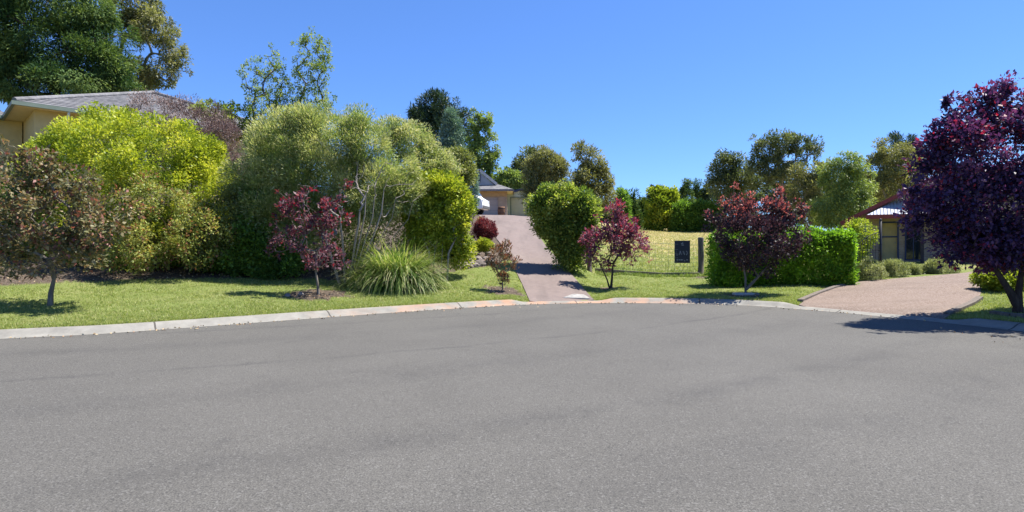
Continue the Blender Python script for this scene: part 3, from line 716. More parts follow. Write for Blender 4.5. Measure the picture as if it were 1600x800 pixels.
# ---- right of the steep driveway
plant('round_shrub', 'tall rounded mid green shrub overhanging the right driveway edge', 'shrub', base_at(885, 22.5), 22.2,
      [(872, 326, 32, 30), (852, 338, 18, 26), (906, 328, 20, 28), (895, 358, 30, 40), (874, 362, 24, 34), (862, 308, 16, 12), (912, 352, 14, 22), (892, 392, 22, 22), (848, 352, 10, 20), (890, 306, 14, 12), (923, 330, 8, 12)], M_MIDLIME, BK_BROWN, 32, nclump=190, cr=.36, nleaf=42000, L=.11, Wd=.055, shell=.62, bump=.25, inner=.2, a_up=.3, nlimb=40, r_max=.06)
g = ground(954, 451)
plant('pink_plum', 'purple pink leaved plum tree with forked trunk right of the driveway mouth', 'tree', g, g[1],
      [(945, 385, 34, 32), (930, 365, 22, 30), (975, 370, 30, 34), (995, 385, 18, 26), (960, 350, 26, 28), (965, 325, 7, 16), (985, 352, 16, 14)], M_PLUM2, BK_DARK, 33, nclump=120, cr=.2, nleaf=4200, L=.11, Wd=.06,
      shell=.35, tipp=.12, tipup=.8, tipthr=-.1, nlimb=120, r_twig=.006, r_max=.05, bow=.0, a_up=.4,
      roots=[[g - UP * .1, W(948, 435, g[1]), W(936, 410, g[1])], [g - UP * .1, W(956, 437, g[1]), W(958, 412, g[1])]])
def box_hedge(name, label, x0, x1, y0, y1, h, mat, seed, nleaf):
    rng = np.random.default_rng(seed); base = np.array([(x0 + x1) / 2, (y0 + y1) / 2, Tz((x0 + x1) / 2, (y0 + y1) / 2)])
    t = thing(name, label, 'hedge', base)
    n = nleaf; f = rng.random(n); x = rng.uniform(x0, x1, n); y = rng.uniform(y0, y1, n); z = rng.uniform(0, h, n); O = np.zeros((n, 3))
    bmp = .13 * vnoise(x + z, y + z * 1.3, 2.7) + .08 * vnoise(x + .3 * z, z + y, 6.5)
    dep = rng.random(n) ** 1.6 * .42 - .10 * (rng.random(n) < .12)
    a = f < .33; z[a] = h - dep[a] + bmp[a]; O[a, 2] = 1
    e = (f >= .33) & (f < .75); y[e] = y0 + dep[e] - bmp[e]; O[e, 1] = -1
    c = (f >= .75) & (f < .83); y[c] = y1 - dep[c] + bmp[c]; O[c, 1] = 1
    dl = (f >= .83) & (f < .9); x[dl] = x0 + dep[dl] + bmp[dl]; O[dl, 0] = -1
    dr = (f >= .9); x[dr] = x1 - dep[dr] + bmp[dr]; O[dr, 0] = 1
    P = np.column_stack([x, y, z + T(x, y)]); D = unit(O * .5 + UP * .45 + rng.normal(size=(n, 3)) * .6)
    tint = .45 * (.5 + .5 * vnoise(x * 1.3 + z, y + z * 2, 2.6)) + .55 * rng.random(n)
    L = .095 * np.clip(rng.normal(1, .25, n), .5, 1.6)
    leaves_obj('foliage', P, D, L, L * .55, tint, np.zeros(n), mat, t, rng, base)
    m = MB()
    for i in range(14):
        xx = x0 + (x1 - x0) * (i + .5) / 14; yy = (y0 + y1) / 2; zz = Tz(xx, yy) - base[2]
        for j in range(4):
            tx, ty = xx + rng.uniform(-.3, .3), yy + rng.uniform(-.5, .5)
            m.tube([(xx - base[0], yy - base[1], zz - .1), ((xx + tx) / 2 - base[0], (yy + ty) / 2 - base[1], zz + h * .4), (tx - base[0], ty - base[1], zz + h * .85)], [.03, .02, .008], 5, False)
    m.build('stems', BK_DARK, t, True)
    return t
hx0, hx1 = W(1118, 400, 20.5)[0], W(1326, 400, 20.5)[0]
box_hedge('clipped_hedge', 'bright green clipped box hedge behind the red tipped tree', hx0, hx1, 20.1, 21.2, 1.80, M_HEDGE, 34, 60000)
g = ground(1165, 460)
plant('redtip_plum', 'dark plum tree with coral red shoot tips in front of the clipped hedge', 'tree', g, g[1],
      [(1180, 370, 62, 42), (1150, 362, 36, 38), (1222, 365, 34, 38), (1185, 345, 48, 30), (1190, 400, 45, 28)] +
      [(x_, y_, 5, 20) for x_, y_ in ((1112, 335), (1124, 318), (1136, 325), (1147, 306), (1158, 318), (1170, 308), (1181, 318), (1192, 306), (1203, 316), (1214, 308), (1226, 318), (1238, 312), (1250, 330), (1258, 345), (1108, 360))],
      M_REDTIP, BK_GREY, 35, nclump=300, cr=.19, nleaf=16000, L=.085, Wd=.045,
      shell=.4, tipp=.02, tipup=2.2, tiph=.58, tipthr=-.5, nlimb=220, r_twig=.005, r_max=.055, bow=.0, a_up=.6,
      roots=[[g - UP * .1, W(1165, 435, g[1]), W(1160, 405, g[1])], [W(1166, 452, g[1]), W(1185, 432, g[1]), W(1203, 412, g[1])]])
g = ground(1590, 489)
plant('purple_plum', 'large dark purple leaved plum tree with red tips beside the pebble driveway', 'tree', g, g[1],
      [(1600, 240, 110, 85), (1520, 260, 75, 90), (1680, 250, 110, 100), (1480, 300, 50, 70), (1560, 320, 110, 70), (1660, 340, 110, 70), (1590, 165, 45, 35), (1545, 185, 30, 40), (1490, 185, 22, 40), (1470, 230, 30, 40), (1450, 340, 30, 34), (1640, 180, 60, 45), (1540, 380, 60, 30), (1478, 160, 10, 22), (1545, 150, 12, 24), (1575, 140, 14, 20), (1455, 215, 16, 12), (1445, 260, 18, 14), (1430, 300, 16, 12), (1432, 350, 18, 22), (1505, 215, 22, 20), (1470, 375, 26, 18), (1625, 392, 95, 40), (1570, 388, 48, 30), (1720, 370, 80, 60), (1545, 335, 70, 60)],
      M_PURPLE, BK_DARK, 36, nclump=700, cr=.24, nleaf=52000, L=.095, Wd=.055, shell=.45, bump=.2, tipp=.10, tipup=.32, tipthr=.1, inner=.08, nlimb=330, r_twig=.006, r_max=.12, bow=.02, rmin=.085,
      roots=[[g - UP * .1, W(1592, 455, g[1]), W(1597, 420, g[1]), W(1606, 375, g[1])], [W(1590, 476, g[1]), W(1574, 450, g[1]), W(1555, 420, g[1]), W(1535, 385, g[1])]])
plant('low_hedge_bush', 'low green and yellow bush under the purple tree at the driveway edge', 'bush', base_at(1585, 17.5), 17.4,
      [(1585, 440, 46, 20), (1560, 436, 24, 18), (1640, 440, 50, 24)], M_YELGRN, BK_DARK, 37, nclump=140, cr=.2, nleaf=16000, L=.08, Wd=.05, shell=.6, inner=.2, nlimb=20, r_max=.03)
for i, (px, py, rx, ry, d, lb) in enumerate(((1358, 425, 24, 17, 21.5, 'sage mound left of the black gate pole'), (1398, 424, 20, 16, 22.5, 'sage mound just right of the black gate pole'), (1422, 426, 12, 12, 23, 'smaller sage mound in front of the verandah post'),
                                 (1445, 427, 13, 9, 23.2, 'lowest sage mound at the driveway curve'), (1472, 420, 23, 15, 23.0, 'largest pale sage mound at the end of the driveway row'))):
    plant('sage_bush', 'grey green ' + lb, 'bush', base_at(px, d), d, [(px, py, rx, ry), (px - rx * .4, py + 2, rx * .6, ry * .85)], M_SAGE, BK_DARK, 40 + i, nclump=80, cr=.14, nleaf=7000, L=.06, Wd=.018,
          shell=.7, inner=.2, nlimb=12, r_max=.015, a_up=.5, group='sage bushes along the pebble driveway')
plant('leafy_bush', 'yellow green bush showing over the right end of the clipped hedge', 'bush', base_at(1352, 24), 24, [(1345, 365, 18, 22), (1338, 390, 16, 30), (1358, 372, 10, 12)], M_YELGRN, BK_BROWN, 46, nclump=60, cr=.22, nleaf=5000, L=.09, Wd=.05, shell=.5, nlimb=20, r_max=.03)

# ---- trees further off
plant('cypress', 'huge dark green conifer with drooping sprays behind the tiled roof', 'tree', base_at(80, 42), 42,
      [(100, 95, 80, 42), (50, 60, 85, 50), (140, 55, 50, 40), (150, 105, 52, 34), (90, 10, 75, 45), (30, -30, 70, 50), (20, 110, 60, 45), (100, 140, 100, 20), (-50, 60, 80, 80), (-60, -40, 60, 50), (60, -80, 50, 50), (180, 125, 26, 16)],
      M_CONIFER, BK_DARK, 50, strays=.02, nclump=560, cr=.9, nleaf=135000, L=.24, Wd=.075, shell=.7, bump=.2, a_out=.8, a_up=-.15, a_off=.5, a_rnd=.5, inner=.15, nlimb=60, r_twig=.03, r_max=.5, flat=.5, tintw=.6)
plant('gum_tree', 'olive brown gum tree beside the huge dark conifer', 'tree', base_at(225, 52), 52,
      [(235, 40, 40, 26), (262, 75, 26, 26), (215, 10, 40, 30), (250, 115, 36, 22), (205, 70, 26, 40), (280, 92, 12, 14), (180, -20, 36, 30), (215, 115, 30, 24)], M_EUC, BK_PALE, 51,
      nclump=230, cr=.6, nleaf=24000, L=.28, Wd=.085, shell=.4, bump=.2, a_up=-.3, nlimb=110, r_twig=.03, r_max=.3, flat=.6)
plant('dark_pine', 'dark blue green pine with a domed crown on the hilltop', 'tree', base_at(685, 75), 75,
      [(680, 165, 26, 18), (665, 190, 24, 22), (700, 175, 28, 20), (715, 200, 20, 24), (680, 210, 34, 28), (655, 185, 14, 12), (700, 230, 30, 30)], M_PINE, BK_DARK, 52, nclump=170, cr=.85, nleaf=20000, L=.5, Wd=.10, shell=.5, bump=.2, nlimb=50, r_twig=.04, r_max=.35, a_up=.2)
plant('blue_conifer', 'pale blue green conical conifer in front of the dark pine', 'tree', base_at(706, 48), 48,
      [(706, 205, 11, 26), (706, 230, 17, 30), (706, 258, 22, 30), (705, 190, 6, 14)], M_BLUE, BK_DARK, 53, nclump=190, cr=.42, nleaf=20000, L=.24, Wd=.06, shell=.75, inner=.15, nlimb=20, r_max=.15, a_up=.3)
plant('poplar', 'tall open green poplar above the centre house gable', 'tree', base_at(755, 68), 68,
      [(746, 195, 15, 20), (755, 215, 16, 22), (738, 215, 12, 24), (762, 188, 10, 12), (748, 245, 20, 26), (770, 255, 12, 22), (775, 240, 7, 12), (745, 270, 30, 20)], M_EUCL, BK_BROWN, 54, nclump=170, cr=.45, nleaf=17000, L=.22, Wd=.13, shell=.35, bump=.2, nlimb=60, r_twig=.03, r_max=.2)
plant('olive_tree', 'rounded grey olive tree behind the round shrub and shed', 'tree', base_at(850, 52), 52,
      [(855, 262, 28, 28), (840, 275, 22, 28), (870, 275, 18, 26), (850, 300, 30, 30)], M_EUC, BK_BROWN, 55, nclump=170, cr=.5, nleaf=19000, L=.22, Wd=.07, shell=.65, inner=.15, nlimb=25, r_max=.15)
plant('dark_pine', 'dark bluish tree peeping out left of the rounded grey olive tree', 'tree', base_at(828, 85), 85, [(828, 250, 18, 16), (820, 265, 20, 18), (838, 275, 24, 20)], M_EUCD, BK_DARK, 56, nclump=90, cr=.8, nleaf=9000, L=.42, Wd=.14, shell=.6, nlimb=20, r_max=.2)
plant('garden_tree', 'light green low tree above the shed roof', 'tree', base_at(802, 66), 66, [(800, 283, 18, 12), (790, 290, 14, 10), (815, 292, 16, 10), (785, 275, 8, 8)], M_EUCL, BK_BROWN, 57, nclump=80, cr=.55, nleaf=8000, L=.3, Wd=.16, shell=.6, inner=.2, nlimb=15, r_max=.12)
plant('gum_tree', 'two tiered gum tree right of the round shrub with a dark top', 'tree', base_at(930, 60), 60,
      [(918, 245, 18, 15), (932, 262, 16, 14), (905, 238, 10, 10), (925, 285, 28, 26), (935, 310, 28, 26), (910, 300, 22, 26), (945, 280, 10, 14)], M_EUC, BK_PALE, 58, nclump=190, cr=.6, nleaf=18000, L=.28, Wd=.09, shell=.5, bump=.2, nlimb=50, r_twig=.03, r_max=.2, a_up=-.1)
def belt(name, lbl, px, py0, d, rx, h, mat, seed, nl=6000, group=None, cone=True, L=.42, Wd=.12):
    top = py0; bs = [(px, top + h * .18, rx * .4, h * .2), (px, top + h * .42, rx * .7, h * .28), (px, top + h * .72, rx, h * .3)] if cone else [(px - rx * .3, top + h * .35, rx * .7, h * .35), (px + rx * .3, top + h * .4, rx * .7, h * .35), (px, top + h * .7, rx, h * .32)]
    plant(name, lbl, 'tree', base_at(px, d), d, bs, mat, BK_DARK, seed, nclump=max(40, nl // 80), cr=.6, nleaf=nl, L=L, Wd=Wd, shell=.65, inner=.2, nlimb=10, r_twig=.03, r_max=.18, a_up=.35, group=group)
belt('pencil_conifer', 'dark conifer left of the gap behind the pink plum, first in the paddock row', 972, 300, 82, 16, 70, M_DKGREEN, 60)
belt('pencil_conifer', 'dark column conifer with a paler edge, second in the paddock row', 988, 304, 84, 13, 66, M_CONIFER, 61)
belt('pencil_conifer', 'low dark conifer touching the yellow green tree in the paddock row', 1004, 312, 86, 12, 58, M_CONIFER, 62)
belt('elm_tree', 'bright yellow green tree across the dry paddock', 1034, 294, 80, 26, 72, M_YELGRN, 63, 12000, cone=False, L=.36, Wd=.2)
belt('dark_pine', 'small dark pine behind the left shoulder of the yellow green tree', 1017, 292, 110, 12, 60, M_PINE, 64)
belt('dark_pine', 'tall dark pine right of the yellow green tree, tallest of the paddock pines', 1071, 280, 105, 16, 80, M_CONIFER, 65, 8000)
belt('dark_pine', 'dark pine with a thin tip between the tall pine and the red tipped tree', 1088, 284, 108, 13, 78, M_CONIFER, 66, 7000)
belt('dark_pine', 'dark pine partly hidden by red shoot tips', 1104, 286, 108, 16, 78, M_PINE, 67, 7000)
for i, (px, t_, rr2) in enumerate(((1060, 322, 10), (1072, 318, 11), (1083, 322, 10), (1094, 318, 11), (1106, 321, 11), (1118, 318, 12))):
    belt('hedge_conifer', 'green conifer in the clipped looking row across the paddock', px, t_, 78, rr2, 44, M_MIDGREEN, 70 + i, 4500, 'row of green conifers across the paddock')
for i, (px, t_, rr2, d) in enumerate(((950, 318, 30, 120), (990, 305, 25, 130), (1045, 300, 30, 135), (1130, 285, 40, 120), (1200, 272, 45, 115), (1262, 275, 45, 112), (1310, 280, 45, 115), (1365, 272, 50, 110), (1450, 270, 60, 110), (1550, 290, 60, 110), (1660, 290, 70, 100))):
    belt('wood_tree', 'dark broad tree in the distant wood behind the paddock and gum trees', px, t_, d, rr2, 75, M_EUCD, 80 + i, 7000, 'distant wood', cone=False, L=.6, Wd=.25)
plant('gum_tree', 'dark round headed gum tree left of the umbrella crowned gum', 'tree', base_at(1140, 78), 78,
      [(1132, 255, 18, 14), (1150, 262, 20, 16), (1120, 268, 10, 10), (1160, 282, 30, 24), (1135, 290, 26, 20)], M_EUCD, BK_PALE, 90, nclump=140, cr=.75, nleaf=13000, L=.36, Wd=.12, shell=.5, bump=.2, nlimb=40, r_twig=.03, r_max=.25)
plant('gum_tree', 'tall gum tree with a dark umbrella crown and sky gaps', 'tree', base_at(1222, 74), 74,
      [(1220, 225, 30, 16), (1200, 235, 22, 16), (1250, 228, 26, 15), (1265, 240, 14, 12), (1235, 250, 26, 16), (1205, 262, 24, 14), (1175, 240, 8, 8), (1225, 280, 30, 16), (1180, 262, 12, 9)], M_EUCD, BK_PALE, 91, nclump=150, cr=.75, nleaf=14000, L=.36, Wd=.12, shell=.4, bump=.2, nlimb=110, r_twig=.035, r_max=.3, flat=.6)
plant('gum_tree', 'olive gum tree between the umbrella gum and the drooping light green tree', 'tree', base_at(1270, 66), 66,
      [(1270, 270, 24, 18), (1285, 290, 26, 24), (1255, 300, 26, 24), (1275, 325, 34, 24)], M_EUC, BK_PALE, 92, nclump=150, cr=.6, nleaf=14000, L=.3, Wd=.1, shell=.5, bump=.2, nlimb=40, r_twig=.03, r_max=.2)
plant('willow_gum', 'light green drooping gum tree behind the clipped hedge', 'tree', base_at(1325, 56), 56,
      [(1325, 260, 24, 20), (1310, 280, 26, 26), (1342, 285, 20, 30), (1318, 315, 34, 30), (1300, 330, 30, 26), (1340, 325, 22, 26)], M_EUCL, BK_PALE, 93, nclump=220, cr=.55, nleaf=22000, L=.28, Wd=.08, shell=.5, bump=.2, a_up=-.7, nlimb=50, r_twig=.03, r_max=.2)
plant('gum_tree', 'rounded gum tree with yellowish lights left of the large purple tree', 'tree', base_at(1392, 60), 60,
      [(1395, 240, 26, 20), (1380, 260, 24, 24), (1412, 262, 24, 26), (1395, 290, 36, 30)], M_EUC, BK_PALE, 94, nclump=180, cr=.6, nleaf=18000, L=.28, Wd=.09, shell=.55, bump=.2, nlimb=40, r_twig=.03, r_max=.2)
plant('dark_pine', 'dark pine tip rising behind the rounded gum tree', 'tree', base_at(1408, 80), 80, [(1408, 222, 20, 12), (1420, 240, 20, 16), (1408, 262, 28, 24)], M_PINE, BK_DARK, 95, nclump=80, cr=.8, nleaf=9000, L=.45, Wd=.1, shell=.6, nlimb=20, r_max=.2)

#PART2
# ------------------------------------------------------------------ grass, litter
def tris_obj(name, base_xy, nb, hgt, wid, mat, seed, lean=.5, tfun=None):
    rng = np.random.default_rng(seed); P0 = np.repeat(base_xy, nb, 0) + rng.normal(0, .025, (len(base_xy) * nb, 2)); n = len(P0)
    z = T(P0[:, 0], P0[:, 1]) - .005; a = rng.random(n) * 2 * np.pi
    s_ = np.column_stack([np.cos(a), np.sin(a), np.zeros(n)]) * (wid * .5); h = hgt * rng.uniform(.5, 1.3, n)
    tipv = np.column_stack([rng.normal(0, lean, n) * h, rng.normal(0, lean, n) * h, h]); p = np.column_stack([P0, z])
    V = np.stack([p - s_, p + s_, p + tipv], 1)
    return mesh_obj(name, V.reshape(-1, 3), np.arange(n * 3), np.arange(n) * 3, mat, None, {'tint': np.clip((np.repeat(rng.random(len(base_xy)), nb) * .6 if tfun is None else np.repeat(tfun(base_xy[:, 0], base_xy[:, 1]), nb) * .6) + .4 * rng.random(n), 0, 1), 'tip': np.zeros(n)})
M_GRASS = foliage('grass_green', [(.075, .105, .024), (.115, .145, .036), (.165, .175, .06), (.23, .215, .11)], trans=.3)
M_DRY = foliage('grass_dry', [(.09, .13, .03), (.17, .175, .06), (.25, .215, .125)], trans=.25)
rg = np.random.default_rng(77)
def road_or_drive(x, y):
    r = np.zeros(np.shape(x), bool)
    for Lp, Rp in ((DL, DR), (RL, RR_)):
        r |= inside(x, y, [tuple(p) for p in Lp] + [tuple(p) for p in Rp[::-1]])
    return r
ph = rg.uniform(-66, 62, 90000); s_ = .02 + 9.5 * rg.random(90000) ** 1.6
rr_ = kerb_r(ph) + s_; gx = CX + rr_ * np.sin(np.radians(ph)); gy = CY + rr_ * np.cos(np.radians(ph))
so_, pa_ = zone(gx, gy); ok = (so_ < .5) & (pa_ < .5) & ~road_or_drive(gx, gy)
tag(tris_obj('lawn_grass', np.column_stack([gx, gy])[ok], 3, .05, .012, M_GRASS, 5), 'short mown lawn grass on the verge', 'grass', kind='stuff')
gx = rg.uniform(3.2, 40, 60000); gy = PAST_Y + .2 + 62 * rg.random(60000) ** 1.7
u_ = gx / gy; ok = (u_ > .1) & (u_ < .75) & ~road_or_drive(gx, gy) & ((gx < 12) | (gy > 34)); 
tag(tris_obj('paddock_grass', np.column_stack([gx, gy])[ok], 3, .13, .028, M_DRY, 6, .5, lambda x, y: np.clip(.30 + .55 * np.clip((y - 32) / 10, 0, 1) + .3 * vnoise(x * .35, y, .35) + .15 * vnoise(x, y, 1.3), 0, 1)), 'long dry grass of the paddock', 'grass', kind='stuff')
M_LITTER = foliage('litter', [(.12, .07, .04), (.22, .15, .08), (.30, .22, .14)], trans=.05, tcol=(1, 1, 1))
lx = rg.uniform(-24, 0, 9000); ly = rg.uniform(13.5, 22, 9000); so_, _ = zone(lx, ly); k_ = so_ > .5
lx, ly = lx[k_], ly[k_]
kk = rg.uniform(-62, 50, 260); kr2 = np.interp(kk, KLA, KLR) - np.abs(rg.normal(0, .22, 260)) + .05
lx = np.concatenate([lx, CX + kr2 * np.sin(np.radians(kk))]); ly = np.concatenate([ly, CY + kr2 * np.cos(np.radians(kk))])
hx_ = np.concatenate([rg.normal(q[0], 1.0, 70) for q in MULCH[:4]]); hy_ = np.concatenate([rg.normal(q[1], .8, 70) for q in MULCH[:4]]); lx = np.concatenate([lx, hx_]); ly = np.concatenate([ly, hy_])
ex = rg.uniform(8.5, 11, 22); ey = rg.uniform(9.5, 12, 22); lx = np.concatenate([lx, ex]); ly = np.concatenate([ly, ey])
nL = len(lx); tl = T(lx, ly) + .02; dl_ = unit(np.column_stack([rg.normal(size=(nL, 2)), rg.normal(0, .12, nL)]))
lo_ = leaves_obj('leaf_litter', np.column_stack([lx, ly, tl]), dl_, np.full(nL, .055), np.full(nL, .03), rg.random(nL), np.zeros(nL), M_LITTER, None, rg, np.zeros(3), 3.0)
tag(lo_, 'dry leaf litter on the mulch and road edge', 'leaf litter', kind='stuff')

# ------------------------------------------------------------------ building materials
def wall_vec(b):
    s = b.n('ShaderNodeSeparateXYZ'); b.l(b.objco(), s.inputs[0]); c = b.n('ShaderNodeCombineXYZ')
    b.l(b.math('ADD', s.outputs[0], s.outputs[1]), c.inputs[0]); b.l(s.outputs[2], c.inputs[1]); return c.outputs[0]
def brick_mat(name, c1, c2, mortar):
    b = NB(name); br = b.n('ShaderNodeTexBrick'); b.l(wall_vec(b), br.inputs[0]); br.inputs['Scale'].default_value = 1.0
    br.inputs['Brick Width'].default_value = .24; br.inputs['Row Height'].default_value = .086; br.inputs['Mortar Size'].default_value = .006
    br.inputs['Color1'].default_value = (*c1, 1); br.inputs['Color2'].default_value = (*c2, 1); br.inputs['Mortar'].default_value = (*mortar, 1)
    c = b.mix(b.maprange(b.noise(b.objco(), 2.5, 5), .4, .8, 0, .35), br.outputs[0], (.12, .09, .07, 1))
    return b.done(b.principled(c, .9, b.bump(br.outputs['Fac'], -.3, .01), .2))
def ribbed(name, col, pitch, rough=.5, vertical=True, metallic=0.0):
    b = NB(name); s = b.n('ShaderNodeSeparateXYZ'); b.l(b.objco(), s.inputs[0])
    q = s.outputs[0] if vertical else s.outputs[2]
    w = b.math('SINE', b.math('MULTIPLY', q, 2 * math.pi / pitch))
    c = b.mix(b.maprange(b.noise(b.objco(), 3, 5), .3, .8, 0, .3), (*col, 1), tuple(k * .7 for k in col) + (1,))
    return b.done(b.principled(c, rough, b.bump(w, .6, .03), .4, metallic))
def tile_mat(name, lo, hi):
    b = NB(name); co = b.objco(); v = b.n('ShaderNodeTexVoronoi'); b.l(b.scale(co, (3.2, 3.2, 8)), v.inputs['Vector']); v.inputs['Scale'].default_value = 1.0
    s = b.n('ShaderNodeSeparateXYZ'); b.l(co, s.inputs[0])
    w = b.math('MULTIPLY', b.math('SINE', b.math('MULTIPLY', s.outputs[0], 2 * math.pi / .3)), b.math('SINE', b.math('MULTIPLY', s.outputs[1], 2 * math.pi / .3)))
    c = b.ramp(b.math('ADD', b.math('MULTIPLY', b.noise(co, 1.2, 5), .6), b.math('MULTIPLY', v.outputs['Color'], .4)), [(.3, lo), (.7, hi)])
    return b.done(b.principled(c, .85, b.bump(w, .5, .03), .25))
TILE_GREY = tile_mat('roof_tile_grey', (.12, .12, .128), (.225, .22, .23))
TILE_SLATE = tile_mat('roof_tile_slate', (.12, .12, .13), (.24, .235, .24))
TILE_RED = tile_mat('roof_tile_dark', (.10, .06, .055), (.18, .11, .10))
CREAM = simple('cream_render', (.62, .47, .22), .85, .08, 3, bump=.1)
SOFFIT = simple('cream_soffit', (.80, .66, .33), .8, .05, 3)
GREENGREY = simple('greengrey_paint', (.20, .24, .19), .5, .1, 3)
WHITE = simple('white_paint', (.75, .75, .73), .5, .06, 3)
BRICK_PINK = brick_mat('brick_pink', (.52, .40, .29), (.46, .34, .25), (.52, .46, .40))
BRICK_BROWN = brick_mat('brick_brown', (.42, .30, .21), (.32, .22, .16), (.42, .37, .31))
GLASS = NB('window_glass'); GLASS = GLASS.done(GLASS.principled((.02, .026, .03, 1), .06, None, .9))
BLACK = simple('black_iron', (.018, .018, .022), .45, .2, 10)
DARKTRIM = simple('dark_blue_trim', (.03, .04, .10), .45, .15, 5)

def course_plane(m, a, b, c, d, n, th=.035):
    """roof plane from eave a-b up to ridge d-c, laid as n overlapping courses"""
    a, b, c, d = map(Vector, (a, b, c, d)); nrm = (b - a).cross(d - a).normalized()
    if nrm.z < 0: nrm = -nrm
    for i in range(n):
        t0, t1 = i / n, min(1.0, (i + 1.12) / n)
        p0, p1, p2, p3 = a.lerp(d, t0), b.lerp(c, t0), b.lerp(c, t1), a.lerp(d, t1)
        m.add([p0 + nrm * th, p1 + nrm * th, p2 + nrm * .004, p3 + nrm * .004, p0 - nrm * .005, p1 - nrm * .005], [(0, 1, 2, 3), (4, 5, 1, 0), (4, 0, 3), (1, 5, 2)])

# ---- house on the left: corner of a tiled hip roof above the shrubs
hl = thing('tiled_house', 'cream house with grey tiled hip roof behind the lime dome shrub', 'house', (-21.6, 25.0, Tz(-18, 32) - 1.5))
hl.rotation_euler = (0, 0, math.atan2(.72, .70)); zb = hl.location.z; ez = 8.02 - zb; n_ = 14.0; hp = 2.95
m = MB()
for a, b_, c_, d_ in (((0, 0), (n_, 0), (7.0, 7), (7, 7)), ((0, n_), (0, 0), (7, 7), (7, 7)), ((n_, 0), (n_, n_), (7, 7), (7, 7)), ((n_, n_), (0, n_), (7, 7), (7, 7))):
    course_plane(m, (*a, ez), (*b_, ez), (c_[0] + 0, c_[1], ez + hp), (d_[0], d_[1], ez + hp), 24)
rf = m.build('roof', TILE_GREY, hl)
m = MB()
for cx, cy in ((0, 0), (n_, 0), (0, n_), (n_, n_)): m.tube([(cx, cy, ez + .05), (7, 7, ez + hp + .06)], .11, 8)
m.build('ridge_cap', TILE_GREY, rf)
m = MB(); m.box2((.75, .75, -1), (n_ - .75, n_ - .75, ez - .12)); m.build('wall', CREAM, hl)
m = MB(); m.box2((.02, .02, ez - .115), (n_ - .02, n_ - .02, ez - .06)); m.build('soffit', SOFFIT, hl)
m = MB()
for a, b_ in (((-.1, -.1), (n_ + .1, .02)), ((-.1, .02), (.02, n_ + .1)), ((n_ - .02, .02), (n_ + .1, n_ + .1)), ((.02, n_ - .02), (n_ - .02, n_ + .1))): m.box2((*a, ez - .17), (*b_, ez + .0))
m.build('gutter', GREENGREY, hl)
m = MB()
for a, b_, c_, d_ in (((-8, 4), (.2, 4), (-1.5, 9.5), (-3, 9.5)), ((-8, 15), (-8, 4), (-3, 9.5), (-3, 9.5)), ((.2, 15), (-8, 15), (-3, 9.5), (-1.5, 9.5)), ((.2, 4), (.2, 15), (-1.5, 9.5), (-1.5, 9.5))):
    course_plane(m, (*a, ez - .02), (*b_, ez - .02), (*c_, ez + 2.2), (*d_, ez + 2.2), 18)
m.build('wing_roof', TILE_GREY, hl)
m = MB(); m.box2((-7.4, 4.6, -2), (.7, 14.4, ez - .13)); m.build('wing_wall', CREAM, hl)
m = MB(); m.box2((-8.1, 3.88, ez - .19), (-.11, 4.0, ez - .02)); m.build('wing_gutter', GREENGREY, hl)
m = MB(); m.tube([(1.9, .02, ez - .15), (1.9, .1, ez - .3), (1.9, .68, ez - .7), (1.9, .7, 0)], .055, 10); m.build('downpipe', WHITE, hl, True)
w_ = MB(); w_.box2((4, .70, ez - 2.2), (6.2, .74, ez - .8)); w_ = w_.build('window', GLASS, hl)
m = MB()
for a, b_ in (((3.93, .66, ez - 2.27), (4.0, .76, ez - .73)), ((6.2, .66, ez - 2.27), (6.27, .76, ez - .73)), ((4, .66, ez - .8), (6.2, .76, ez - .73)), ((4, .66, ez - 2.27), (6.2, .76, ez - 2.2)), ((5.07, .66, ez - 2.2), (5.13, .76, ez - .8))): m.box2(a, b_)
m.build('frame', WHITE, w_)

# ---- house at the top of the drive: hip with a small front gable over the garage
Dg = 55.0; gz = Tz(-2, Dg) - .05; k = Dg / F
hc = thing('garage_house', 'brick house with slate roof and small front gable at the driveway top', 'house', (0, Dg, gz))
def lx_(px): return (px - 800) * k
ez = CAM_H + (385 - 297) * k - gz; xr = lx_(802); xl = -16.0
m = MB(); dep = 9.0; rise = 1.9
course_plane(m, (xl, -.7, ez), (xr, -.7, ez), (xr - 4.5, dep / 2 - .7, ez + rise), (xl + 4.5, dep / 2 - .7, ez + rise), 14)
course_plane(m, (xr, -.7, ez), (xr, dep - .7, ez), (xr - 4.5, dep / 2 - .7, ez + rise), (xr - 4.5, dep / 2 - .7, ez + rise), 14)
course_plane(m, (xr, dep - .7, ez), (xl, dep - .7, ez), (xl + 4.5, dep / 2 - .7, ez + rise), (xr - 4.5, dep / 2 - .7, ez + rise), 14)
course_plane(m, (xl, dep - .7, ez), (xl, -.7, ez), (xl + 4.5, dep / 2 - .7, ez + rise), (xl + 4.5, dep / 2 - .7, ez + rise), 14)
rf = m.build('roof', TILE_SLATE, hc)
gpx = lx_(748.5); gb = CAM_H + (385 - 287) * k - gz; gp = CAM_H + (385 - 263.5) * k - gz; gw = lx_(776) - gpx
m = MB(); m.prism([(gpx - gw + .3, gb - .3), (gpx + gw - .3, gb - .3), (gpx + gw - .3, gb), (gpx, gp - .25), (gpx - gw + .3, gb)], 2.6, Matrix.Translation((0, .55, 0))); ga = m.build('gable', simple('gable_blue_grey', (.34, .36, .40), .7, .1, 3), hc)
m = MB()
for s in (-1, 1): m.bar((gpx, .42, gp - .05), (gpx + s * gw, .42, gb), .08, .26)
m.build('bargeboard', simple('barge_grey', (.52, .50, .50), .5, .1, 3), ga)
m = MB()
for s in (-1, 1): course_plane(m, (gpx + s * gw, .40, gb + .02), (gpx + s * gw, 3.2, gb + .02), (gpx, 3.2, gp + .04), (gpx, .40, gp + .04), 6)
m.build('gable_roof', TILE_SLATE, ga)
